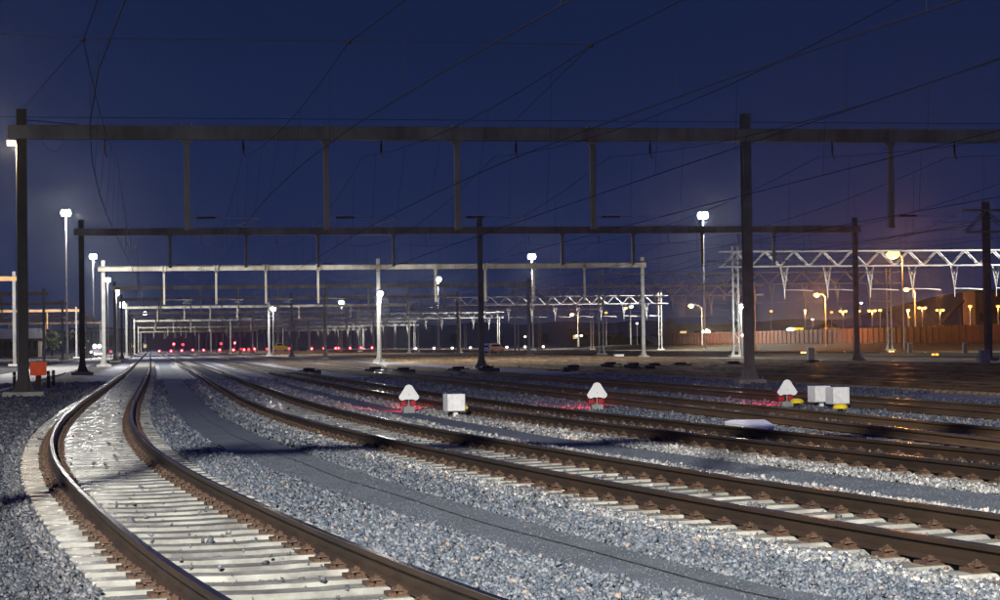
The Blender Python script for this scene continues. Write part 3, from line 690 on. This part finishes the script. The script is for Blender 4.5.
yard_lamp(861, 302.5, 480, 'cool white lamp above the sodium lamps beyond the fence', 'pole_flood_cool', .45)
yard_lamp(631, 306, 600, 'cool white lamp by the sodium pair right of centre', 'pole_flood_cool', .9)
yard_lamp(637, 323, 600, 'small cool lamp below the sodium pair', 'pole_flood_cool', .45)
# path lamp at the left mast
p = at(12, 143, 82)
root = thing('path_lamp', 'flat warm lamp on a thin pole beside the leftmost near mast', 'lamp post', (at(17, 143, 82).x, 82, 0))
MB().tube([(0, 0, -.1), (0, 0, p.z-.02)], [.07, .045], 8).build('pole', 'galvanised_steel', root)
hd = MB().box(-.40, .06, -.16, .16, p.z, p.z+.09).build('lamp_head', 'dark_steel', root)
MB().box(-.37, .02, -.17, .13, p.z-.10, p.z-.003).build('lens', 'warm_glass', hd)
light('path_lamp_light', (-.2, -.3, p.z-.3), 500, (1, .72, .42), .15, parent=root)

# ------------------------------------------------------------------ street lamps beyond the fence
def street_lamp(px, py, Y, label, arm=0., double=False, m='sodium_glass', size=.42, power=0., base=0.):
    p = at(px, py, Y); root = thing('street_lamp', label, 'street lamp', (p.x+arm, Y, base), 0, 'orange street lamps')
    h = p.z-base
    pl = MB().tube([(0, 0, -.1), (0, 0, h+.15)], [.11, .06], 8)
    if arm: pl = MB().tube([(0, 0, -.1), (0, 0, h-.5), (-arm*.3, 0, h), (-arm*.75, 0, h+.16)], [.12, .08, .06, .05], 8)
    pl.build('pole', 'galvanised_steel', root)
    for sx_ in ((-1, 1) if double else (0,)):
        cx_ = -arm+sx_*.75 if not arm else -arm
        if double: MB().tube([(0, 0, h+.12), (cx_, 0, h+.15)], .04, 6).build('arm', 'galvanised_steel', root)
        hd = MB().prism_y([(cx_-size, h+.10), (cx_+size, h+.10), (cx_+size*.8, h+.26), (cx_-size*.5, h+.28)], -.18, .18).build('lamp_head', 'dark_steel', root)
        MB().ball((cx_, -.04, h-.06), size*.85, 10, .62).build('lens', m, hd)
    if power: light('street_lamp_light', (-arm, -.2, h-.6), power, SODIUM, .3, parent=root)
SL = [(893, 254, 275, 1.4, False, 'sodium_glass', 1.2, 24000, 'biggest orange lamp, glaring high in front of the truss girder'),
      (906, 289, 330, 1.6, False, 'sodium_glass', .62, 14000, 'orange lamp on a curved arm right of the big orange lamp, above the fence'),
      (816.5, 294.5, 330, 1.6, False, 'sodium_glass', .62, 14000, 'orange lamp on a curved arm left of the big orange lamp'),
      (771, 311, 460, 0, False, 'sodium_dim', .5, 0, 'orange post-top lamp just right of the big mast'),
      (805, 310, 460, 0, False, 'sodium_dim', .5, 2500, 'orange post-top lamp under the left curved-arm lamp'),
      (831.5, 312, 480, 0, False, 'sodium_dim', .45, 0, 'leftmost of the low orange cluster behind the thin mast'),
      (843, 311, 500, 0, True, 'sodium_glass', .5, 1200, 'double orange lamp left of the mast with the pale edge'),
      (859, 311, 470, 0, False, 'sodium_glass', .5, 0, 'single orange lamp hugging the mast with the pale edge'),
      (872, 310.5, 470, 0, True, 'sodium_glass', .5, 1200, 'double orange lamp right of the mast with the pale edge'),
      (880, 310, 440, 0, False, 'sodium_glass', .5, 0, 'single orange lamp right beside the double one'),
      (908, 310, 430, 0, False, 'sodium_glass', .5, 2500, 'orange lamp below the right curved-arm lamp'),
      (909, 317, 520, 0, False, 'sodium_dim', .4, 0, 'smaller orange lamp just under another beside the dark column'),
      (922, 307.6, 450, 0, True, 'sodium_glass', .5, 1200, 'evenly split double orange lamp before the dark hill'),
      (940, 310, 440, 0, True, 'sodium_glass', .42, 900, 'orange lamp pair in front of the slanting gangway'),
      (970, 306, 380, 0, False, 'sodium_dim', .5, 350, 'orange lamp against the brick warehouse wall'),
      (998, 306, 380, 0, False, 'sodium_dim', .5, 350, 'orange lamp at the right picture edge before the warehouse'),
      (826, 328, 460, 0, False, 'sodium_dim', .35, 0, 'tiny low yellow lamp above the fence top'),
      (862, 331, 460, 0, False, 'sodium_dim', .3, 0, 'tiny low yellow lamp behind the thin mast'),
      (572, 314.5, 600, 1.8, False, 'sodium_glass', .8, 5000, 'orange lamp on an arm in the middle distance, near centre'),
      (606, 312.5, 620, 0, False, 'sodium_dim', .6, 0, 'small orange lamp beside the dark mast right of centre'),
      (625.5, 308, 600, 1.5, False, 'sodium_glass', .7, 0, 'orange lamp next to the cool white lamp right of centre'),
      (691, 305.5, 420, 2.4, False, 'sodium_glass', .75, 7000, 'orange lamp on a long arm left of the tallest floodlight pole'),
      (525, 336.5, 700, 0, False, 'warm_glass', .55, 0, 'low warm lamp left of the centre right floodlight'),
      (579, 335.5, 640, 0, True, 'warm_glass', .6, 0, 'low warm double lamp in the middle distance')]
for (px, py, Y, arm, dbl, m_, sz, pw, lb) in SL: street_lamp(px, py, Y, lb, arm, dbl, m_, sz, pw, 0 if Y < 290 else .5)

# ------------------------------------------------------------------ fence, hill, buildings
def fence(x, y0, y1, h, z, label, seg=2.6):
    root = thing('board_fence', label, 'fence', (x, y0, z)); pn = MB(); y = 0; n = 0
    while y < y1-y0:
        pn.box(-.03, .03, y+.07, y+seg-.02, .12, h+random.uniform(-.03, .03))
        for q in range(4): pn.box(-.05, -.03, y+.10+q*.62, y+.16+q*.62, .12, h-.04)
        y += seg
    pn.build('panels', 'fence_wood', root)
    MB().box(-.09, -.035, 0, y1-y0, h*.82, h*.82+.14).box(-.09, -.035, 0, y1-y0, .30, .42).build('rail', 'fence_wood', root)
    y = 0
    while y < y1-y0 and n < 90:
        MB().box(-.16, .05, y-.10, y+.10, -.2, h+.12).build('post', 'rust', root); y += seg; n += 1
fence(120.5, 255, 455, 2.7, .75, 'long reddish board fence lit orange behind the right hand tracks')
# silhouette hill at right and the low wood along the horizon
def ridge(name, pts, depth, m, zb=-2):
    b = MB(); n = len(pts)
    for (x, y, z) in pts: b.v += [(x, y-depth*.5, zb), (x, y, z), (x, y+depth*.6, z*.8), (x, y+depth, zb)]
    for i in range(n-1):
        for k in range(3): b.f.append((i*4+k, (i+1)*4+k, (i+1)*4+k+1, i*4+k+1))
    o = b.build(name, m); return tag_struct(o)
hp = []
for px, py in ((640, 336), (700, 335), (760, 333), (800, 331), (840, 325), (870, 316), (895, 309), (915, 303), (935, 297), (955, 293), (975, 291), (1000, 290), (1040, 287), (1100, 289), (1180, 300)):
    q = at(px, py, 760); hp.append((q.x, q.y, q.z+random.uniform(-.3, .3)))
ridge('hill', hp, 90, 'hill_earth')
hp = []
for i in range(60):
    px = 40+i*16; q = at(px, 323.5+1.4*math.sin(i*1.3)+random.uniform(-.7, .7)-(px-500)*.012, 2600); hp.append((q.x, q.y, q.z))
ridge('far_hills', hp, 200, 'far_wood')

def building(px0, px1, ytop, Y, depth, label, wall, nwin=4, roof='flat', lit=0, base=0., cat='building', name='warehouse'):
    a = at(px0, ytop, Y); c = at(px1, ytop, Y); w = c.x-a.x; h = a.z-base
    root = thing(name, label, cat, (a.x, Y, base)); wl = MB().box(0, w, 0, depth, -.3, h)
    wo = wl.build('wall', wall, root)
    if roof == 'flat': MB().box(-.3, w+.3, -.3, depth+.3, h+.005, h+.45).build('roof', 'roof_sheet', root)
    else: MB().prism_x([(-.4, h+.005), (depth+.4, h+.005), (depth/2, h+min(depth, 12)*.22)], -.4, w+.4).build('roof', 'roof_sheet', root)
    for i in range(nwin):
        x = w*(i+.5)/nwin; ww = min(2.2, w/nwin*.5); z0 = h*.45; z1 = min(z0+1.8, h-.4)
        wf = MB().box(x-ww/2-.1, x+ww/2+.1, -.06, -.004, z0-.1, z1+.1).build('window_frame', 'roof_sheet', root)
        MB().box(x-ww/2, x+ww/2, -.09, -.062, z0, z1).build('window_pane', 'window_lit' if i < lit else 'car_glass', wf)
    dr = MB().box(w*.08, w*.08+min(3, w*.2), -.06, -.004, -.3, min(3.2, h*.6)).build('door', 'dark_steel', root)
    return root
building(975, 1100, 292, 430, 7, 'tall brick warehouse lit orange at the right picture edge', 'brick', 7, 'flat', 0)
building(676, 733, 325, 640, 18, 'low pale shed with a rounded roof behind the fence, white glow in front', 'facade', 4, 'gable', 1)
building(130, 148, 343, 1250, 14, 'small pale yellowish building at the far left end of the tracks', 'facade', 3, 'gable', 3, name='house')
building(-10, 38, 339, 520, 20, 'long dark low shed behind the left edge portals', 'brick', 8, 'gable', 1)
building(596, 622, 334, 900, 12, 'small reddish container-like building far right of centre', 'brick', 3, 'flat', 0)
building(840, 900, 327, 620, 20, 'low dark hall beyond the fence under the orange lamp cluster', 'facade', 6, 'gable', 2)
building(570, 590, 330, 1000, 10, 'small kiosk-like block with a pale sign in the middle distance', 'facade', 2, 'flat', 1)
# slanting gangway (conveyor) beside the warehouse
a, b_ = at(938, 327, 420), at(963, 300, 420)
root = thing('conveyor', 'slanting conveyor gangway leading up to the brick warehouse', 'conveyor', (a.x, 420, 0))
MB().tube([(0, 0, a.z), (b_.x-a.x, 0, b_.z)], .55, 4).build('gallery', 'rust', root)
for t in (.15, .55, .9):
    x = (b_.x-a.x)*t; z = a.z+(b_.z-a.z)*t; MB().tube([(x, 0, 0), (x, 0, z-.3)], .16, 6).build('support', 'rust', root)
# bright lamps low over the road
for (px, py, Y, s, lb) in ((706, 334, 560, 1.9, 'large blazing white work light above the fence right of centre'), (790, 332, 520, 1.6, 'blazing white work light beside the yellow sign box')):
    q = at(px, py, Y); root = thing('work_light', lb, 'work light', (q.x, Y, 0))
    MB().tube([(0, 0, 0), (0, 0, q.z)], .12, 8).build('pole', 'dark_steel', root)
    h_ = MB().box(-s*.75, s*.75, .1, .5, q.z-s*.62, q.z+s*.62).build('housing', 'dark_steel', root, bevel=.1)
    MB().lathe((0, 0, 0), [(.02, .0), (s*.5, .08), (s*.68, .25), (s*.7, .4), (s*.5, .5), (.02, .52)], 20).build('lens', 'flood_glass', h_)
    o = h_.children[0]; o.rotation_euler = (PI/2, 0, 0); o.location = (0, .12, q.z)
    light('work_light_lamp', (0, -.9, q.z), 5000, (1, .9, .65), .5, parent=root)
q = at(799, 332, 519); root = thing('sign_box', 'yellow glowing sign box right of the white work light', 'sign', (q.x, 519, 0))
MB().box(-1.3, 1.3, -.2, .2, q.z-1.2, q.z+1.2).build('panel', mat('yellow_glow', (.9, .7, .05), .5, emit=(1, .68, .05), es=.85), root, bevel=.15)
MB().tube([(0, .1, 0), (0, .1, q.z-1.1)], .12, 6).build('post', 'dark_steel', root)

# ------------------------------------------------------------------ row of bollard lights
for i in range(8):
    px = 415.8+18.2*i; q = at(px, 348.4-(px-415.8)*.0145, 430)
    root = thing('bollard_light', '%s of the evenly spaced white bollard lights from the left, right of the tall masts' % CNT[i], 'bollard light', (q.x, 430, 0), 0, 'row of white bollard lights')
    MB().lathe((0, 0, 0), [(.12, 0), (.10, .1), (.09, q.z-.2)], 10).build('post', 'dark_steel', root)
    MB().ball((0, 0, q.z), .30, 10, .95).build('lamp_globe', 'white_glow', root)
    MB().lathe((0, 0, q.z), [(.30, .20), (.33, .24), (.04, .34)], 10).build('cap', 'dark_steel', root)

# ------------------------------------------------------------------ red yard signals far away
SG = [(159.3, 351), (171, 351), (173.8, 344), (181.8, 350.5), (183, 344.5), (192.8, 350), (203.7, 350), (219.7, 349.8), (221, 343.6), (233.3, 349.8), (234.8, 343), (240.5, 348.8), (244, 349.6), (248.8, 349.4), (254.5, 349), (267, 349),
      (279.5, 348.5), (289, 348.5), (311.8, 348.6), (323.8, 348.3), (335.7, 348.2), (338.7, 348.2), (350, 348), (361, 347.8), (372.2, 347.7)]
hc = 0; lc = 0
for i, (px, py) in enumerate(SG):
    q = at(px, py, 760); tall = py < 346
    if tall: lb = '%s from the left of the four taller red signals far down the tracks' % CNT[hc]; hc += 1
    else: lb = '%s from the left in the low row of red signals far down the tracks' % CNT[lc]; lc += 1
    dim = (px in (183, 221, 240.5, 248.8, 267, 289))
    root = thing('signal', lb, 'railway signal', (q.x, 760, 0), 0, 'red signals far down the yard')
    MB().tube([(0, .1, -.1), (0, .1, q.z)], .07, 6).build('post', 'dark_steel', root)
    bp = MB().box(-.55, .55, .12, .30, q.z-.62, q.z+.62).build('backplate', 'black_rubber', root)
    ln = MB().lathe((0, 0, 0), [(.02, 0), (.40, .02), (.46, .12), (.42, .22)], 16).build('lens', 'red_glass', bp); ln.rotation_euler = (PI/2, 0, 0); ln.location = (0, .115, q.z)
    if not dim:
        ln = MB().lathe((0, 0, 0), [(.02, 0), (.19, .02), (.20, .10)], 14).build('bright_centre', 'red_core', bp); ln.rotation_euler = (PI/2, 0, 0); ln.location = (0, -.11, q.z)
    if not dim: light('signal_light', (0, -1.2, q.z), 420, (1, .06, .10), .2, parent=root)

# ------------------------------------------------------------------ near signals with white shields
def shield_signal(x, y, label, rz=0., yellow=False):
    root = thing('dwarf_signal', label, 'dwarf signal', (x, y, 0), rz, 'white triangular shield signals')
    MB().frustum((0, .02), .15, .13, -.10, .12, .14, .12).build('base', 'grey_case', root, bevel=.01)
    MB().box(-.012, .012, -.02, .005, .12, .36).box(-.05, .05, -.03, .03, .11, .13).build('bracket', 'galvanised_steel', root)
    for s in (-1, 1):
        h_ = MB().box(s*.125-.07, s*.125+.07, .03, .26, .13, .36).build('lamp_housing', 'red_case', root, bevel=.02)
        MB().tube([(s*.125, .262, .25), (s*.125, .275, .25)], .05, 14).build('lens', 'red_glass', h_)
    MB().box(-.20, .20, .24, .52, .362, .374).build('beam_stop', 'red_case', root)  # added plate, keeps the red beam off the portals overhead
    # rounded triangular shield
    cs = [((-.165, .37), .095, 200, 290), ((.165, .37), .095, 250, 340), ((0, .555), .12, 35, 145)]
    pr = []
    for (cx_, cz), rr, a0, a1 in ((cs[0]), (cs[1]), (cs[2])):
        for j in range(9):
            t = math.radians(a0-20+(a1-a0+40)*j/8 if True else 0); pr.append((cx_+rr*math.cos(t), cz+rr*math.sin(t)))
    pr = [p_ for p_ in pr]
    MB().prism_y(pr, -.055, -.035).build('shield', 'white_enamel', root, bevel=.004)
    MB().tube([(0, -.06, .41), (.004, -.068, .435)], .006, 6).build('hook', 'dark_steel', root)
    sp_ = light('red_beam', (0, .30, .34), 900, (1, .03, .07), .05, 'SPOT', root)
    sp_.data.spot_size = math.radians(62); sp_.data.spot_blend = .7
    d = Vector((-.06, 1, -.16)); sp_.rotation_euler = d.to_track_quat('-Z', 'Y').to_euler()
    return root
for (px, py, lb) in ((409, 412, 'white rounded triangular shield signal left of the single white case'), (597, 410, 'middle white triangular shield signal, standing alone between the tracks'), (787, 407, 'rightmost white triangular shield signal, beside the yellow cover and twin cases')):
    g = gnd(px, py, -.02); shield_signal(g.x, g.y, lb)
def white_case(px, py, label, yellow):
    g = gnd(px, py, -.03); root = thing('signal_case', label, 'equipment case', (g.x, g.y, 0), 0.10, 'white trackside equipment cases')
    MB().box(-.21, .21, -.16, .30, .115, .52).build('case', 'white_case', root, bevel=.012)
    MB().box(-.215, .215, -.168, -.162, .125, .135).build('lid_seam', 'grey_case', root)
    for s in (-1, 1): MB().frustum((s*.10, .05), .045, .06, -.1, .113, .03, .04).build('foot', 'black_rubber', root)
    MB().box(-.05, .05, -.08, .10, -.1, .112).build('pedestal', 'white_case', root)
    if yellow == 'side':
        MB().prism_y([(.212, .17), (.27, .15), (.31, .20), (.28, .23), (.24, .27), (.212, .26)], -.06, .05).build('cable_gland', 'yellow_case', root, bevel=.006)
    return root
white_case(455, 417.5, 'single white equipment case on short feet right of the left shield signal', 'side')
white_case(820.5, 408, 'left one of the twin white cases at right, slightly behind', None)
white_case(839, 410, 'right one of the twin white cases, behind the yellow dome', None)
def yellow_dome(px, py, label):
    g = gnd(px, py, -.03); root = thing('cable_dome', label, 'cable marker', (g.x, g.y, 0), 0, 'yellow domed covers')
    MB().lathe((0, 0, 0), [(.07, -.1), (.06, .10)], 10).build('post', 'black_rubber', root)
    MB().lathe((0, 0, 0), [(.17, .105), (.175, .13), (.15, .18), (.09, .215), (.02, .225)], 18).build('dome', 'yellow_case', root, smooth=False)
yellow_dome(797, 408.5, 'yellow domed cover right of the rightmost shield signal'); yellow_dome(840.5, 414.5, 'yellow domed cover in front of the right twin case')
# white slab lying beside the third track
pr = [gnd(x, y, .20) for x, y in ((735, 422.5), (741, 421), (765, 420.5), (776, 420.5), (781, 423), (786, 426), (785, 429), (780, 429.5))]
c = sum(pr, Vector())/len(pr)
o = MB().prism_z([(p.x-c.x, p.y-c.y) for p in pr][::-1], .13, .20).build('duct_lid', 'white_enamel', None, (c.x-.02, c.y+.6, 0), bevel=.012); tag(o, 'flat glaring white lid lying beside the rusty rails at right', 'duct lid')
# low dark boxes on the ballast
for i, (px, py) in enumerate(((163.6, 356.6), (196.6, 356.2), (228.6, 355.8), (309, 373.5), (375, 372.2), (403, 373), (458, 372), (487.5, 371.5), (573, 370.5), (654, 368.6), (680, 367.5), (733, 366.5), (610, 367), (813, 365), (633, 368))):
    g = gnd(px, py, 0); s = min(1.0, max(.3, (g.y-40)/110)); w_ = .45+s*.35
    root = thing('point_machine', '%s low dark point machine on the ballast, counted from the left' % CNT[i], 'point machine', (g.x, g.y, 0), .1, 'low dark point machines')
    MB().box(-w_, w_, -.3, .3, -.08, .22).build('housing', 'dark_steel', root, bevel=.04)
    MB().box(-w_*.5, w_*.5, -.2, .2, .221, .34).build('lid', 'black_rubber', root, bevel=.03)
    MB().tube([(-w_, 0, .05), (-w_-.9, 0, .05)], .035, 6).build('throw_rod', 'rust', root)
# short posts and small cabinets on the gravel strip at right
for i, (px, py, w_, h_, m_) in enumerate(((811, 359.5, .28, .95, 'grey_case'), (861, 360.5, .2, .5, 'concrete'), (910, 354.5, .2, 1.1, 'grey_case'), (965, 354.5, .2, 1.1, 'grey_case'), (984.5, 363.3, .32, .8, 'concrete'), (619, 357, .5, .25, 'white_case'))):
    g = gnd(px, py, 0); lb = ['grey upright cabinet on the pale gravel strip beside the mast', 'short concrete block at the foot of the right-hand masts', 'grey post cabinet near the dark column by the fence', 'grey post cabinet standing alone before the fence', 'white concrete block at the foot of the rightmost mast', 'flat white block left of the lattice mast foot'][i]
    o = MB().frustum((0, 0), w_, w_*.7, -.1, h_, w_*.95, w_*.66); o.box(-w_*1.06, w_*1.06, -w_*.76, w_*.76, h_+.003, h_+.05); tag(o.build('trackside_cabinet', m_, None, g, bevel=.015), lb, 'cabinet')
for i, (px, py) in enumerate(((803, 354.5), (891, 353.5), (934.5, 357))):
    g = gnd(px, py, 0); root = thing('ground_lamp', ['small yellow ground signal left on the pale gravel strip', 'small yellow ground signal beside the dark column', 'small twin yellow ground signal before the fence'][i], 'ground signal', (g.x, g.y, 0), 0, 'small yellow ground signals')
    MB().box(-.25, .25, -.12, .12, -.1, .35).build('case', 'dark_steel', root, bevel=.02)
    for s in (-1, 1): MB().box(s*.18-.13, s*.18+.13, -.16, -.125, .12, .30).build('lens', 'sodium_dim', root)

# ------------------------------------------------------------------ orange box and bollards by the left mast
g = gnd(38.5, 388, 0); root = thing('orange_cabinet', 'red-orange box on a short post behind the leftmost near mast', 'cabinet', (g.x, g.y, 0))
MB().frustum((0, 0), .34, .20, .56, 1.15, .36, .22).build('box', 'orange_case', root, bevel=.03)
MB().box(-.05, .05, -.04, .04, 1.155, 1.25).build('knob', 'grey_case', root)
MB().box(-.12, .12, -.08, .08, -.1, .555).build('post', 'rust', root)
for i, (px, py, h_) in enumerate(((14.5, 388, .72), (19.5, 387.5, .72), (48.5, 388, .76), (53.5, 386, .74))):
    g = gnd(px, py, 0); root = thing('bollard', ['leftmost black bollard left of the near mast', 'black bollard touching the left side of the near mast', 'black bollard right against the red-orange box', 'rightmost black bollard beside the red-orange box'][i], 'bollard', (g.x, g.y, 0), 0, 'black bollards at the left mast')
    MB().lathe((0, 0, 0), [(.075, -.1), (.075, h_-.05), (.06, h_)], 12).build('post', 'black_rubber', root)
    MB().lathe((0, 0, 0), [(.078, h_-.22), (.078, h_-.14)], 12).build('band', 'grey_case', root)

# ------------------------------------------------------------------ vehicles
def van(px, py, Y, rz, label, paint, glow=None, L_=4.8, H_=2.0, name='parked_van', cat='van'):
    g = at(px, py, Y); root = thing(name, label, cat, (g.x, Y, 0), rz)
    prof = [(-L_/2, .35), (L_/2-.1, .35), (L_/2, .6), (L_/2-.05, .95), (L_/2-.75, 1.15), (L_/2-1.45, H_-.08), (L_/2-1.8, H_), (-L_/2+.15, H_), (-L_/2, H_-.3)]
    MB().prism_y(prof, -.85, .85).build('body', paint, root, bevel=.06)
    MB().prism_y([(L_/2-.85, 1.2), (L_/2-1.5, H_-.2), (-L_/2+.5, H_-.2), (-L_/2+.5, 1.2)], -.862, .862).build('side_glass', 'car_glass', root)
    MB().box(-L_/2-.012, -L_/2+.01, -.65, .65, 1.1, H_-.35).build('rear_glass', 'car_glass', root)
    for sx_ in (-1, 1):
        for sy_ in (-1, 1):
            w = MB().tube([(sx_*L_*.31, sy_*.68, .33), (sx_*L_*.31, sy_*.88, .33)], .33, 16).build('wheel', 'black_rubber', root)
            MB().tube([(sx_*L_*.31, sy_*.87, .33), (sx_*L_*.31, sy_*.895, .33)], .18, 12).build('rim', 'galvanised_steel', w)
    for s in (-1, 1):
        MB().box(L_/2-.02, L_/2+.03, s*.62-.14, s*.62+.14, .68, .86).build('headlight', glow or 'grey_case', root)
        MB().box(-L_/2-.03, -L_/2+.01, s*.74-.08, s*.74+.08, .8, 1.2).build('tail_light', 'red_case', root)
    return root
van(494, 353, 345, math.radians(35), 'pale bluish-white van parked right of the lit centre mast', 'van_paint', L_=3.9, H_=1.75)
v = van(95, 353, 420, math.radians(-75), 'vehicle with glaring headlights on the service road at left', 'car_paint', 'flood_glass', name='service_vehicle', cat='vehicle')
for s in (-1, 1): 
    o = MB().ball((0, 0, 0), .42, 10).build('work_lamp', 'white_glow', v, (1.8, s*.5, 2.3))
light('headlight_beam', (4.2, 0, 1.6), 2500, (1, .9, .85), .3, parent=v)
for i, (px, py, m_, lb) in enumerate(((84, 347.5, 'white_glow', 'tiny white marker light on a stake left of the glaring vehicle'), (91, 352, 'red_core', 'tiny red marker light on a stake beside the glaring vehicle'), (111, 351.5, 'red_glass', 'small red marker light right of the pale left mast'))):
    q = at(px, py, 330); root = thing('marker_light', lb, 'marker light', (q.x, 330, 0), 0, 'small marker lights at left')
    MB().tube([(0, 0, -.1), (0, 0, max(.3, q.z))], .04, 6).build('stake', 'dark_steel', root); MB().ball((0, 0, max(.3, q.z)), .2, 10).build('lens', m_, root)
# yellow maintenance machine under the far portals
q = at(280, 347, 700); root = thing('maintenance_machine', 'yellow rail maintenance machine far down the tracks left of centre', 'rail machine', (q.x, 700, 0))
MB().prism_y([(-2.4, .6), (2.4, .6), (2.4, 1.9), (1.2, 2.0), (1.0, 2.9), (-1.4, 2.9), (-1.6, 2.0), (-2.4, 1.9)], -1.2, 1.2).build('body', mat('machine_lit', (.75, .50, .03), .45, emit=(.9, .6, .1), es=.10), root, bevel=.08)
MB().box(-1.2, .8, -1.22, -1.2, 2.1, 2.75).build('window', 'car_glass', root)
for x in (-1.6, 1.6): MB().tube([(x, -.8, .45), (x, .8, .45)], .42, 14).build('wheelset', 'black_rubber', root)

# ------------------------------------------------------------------ some trees at the left edge
def tree(x, y, h, label, seed):
    rs = np.random.default_rng(seed); root = thing('tree', label, 'tree', (x, y, 0), 0, 'dark trees at the left')
    b = MB().tube([(0, 0, -.2), (.1, 0, h*.3), (0, .1, h*.7)], [.28, .2, .08], 8)
    for k in range(7):
        a = rs.uniform(0, 6.28); r_ = h*rs.uniform(.2, .32); z0 = h*rs.uniform(.25, .5); b.tube([(0, 0, z0), (r_*.6*math.cos(a), r_*.6*math.sin(a), z0+h*.15), (r_*math.cos(a), r_*math.sin(a), z0+h*.32)], [.1, .06, .02], 5)
    b.build('trunk', 'bark', root)
    n = 5200; nc = 16; cc = np.stack([rs.normal(0, h*.17, nc), rs.normal(0, h*.17, nc), rs.uniform(h*.35, h*.9, nc)], 1)
    ci = rs.integers(0, nc, n); P = cc[ci]+rs.normal(0, h*.065, (n, 3)); s_ = h*.022
    A = rs.normal(0, s_, (n, 3)); B = rs.normal(0, s_, (n, 3)); V = np.stack([P-A, P+B, P+A, P-B], 1).reshape(-1, 3)
    c_ = MB(); c_.v = [tuple(v) for v in V]; c_.f = [(4*i, 4*i+1, 4*i+2, 4*i+3) for i in range(n)]; c_.build('crown', 'leaf', root)
for i, (px, Y, h_) in enumerate(((8, 640, 9), (30, 690, 8), (52, 600, 7), (76, 760, 9), (108, 1150, 9), (455, 1500, 9), (500, 1400, 8), (545, 1300, 8), (660, 1000, 8))):
    q = at(px, 350, Y); tree(q.x, Y, h_, '%s dark leafy tree from the left along the dim horizon' % CNT[i], i)

if HALO_HAZE:  # volume added to give the lamps lens-like halos
    hb = MB().box(-4500, 4500, -450, 6300, -1.2, 60); hz = bpy.data.materials.new('halo_haze'); hz.use_nodes = True; t = hz.node_tree; t.nodes.clear()
    o_ = t.nodes.new('ShaderNodeOutputMaterial'); v_ = t.nodes.new('ShaderNodeVolumePrincipled'); v_.inputs['Density'].default_value = HALO_HAZE; v_.inputs['Anisotropy'].default_value = .95
    v_.inputs['Color'].default_value = (.9, .93, 1, 1); t.links.new(v_.outputs[0], o_.inputs['Volume']); tag(hb.build('halo_haze', hz), kind='stuff')
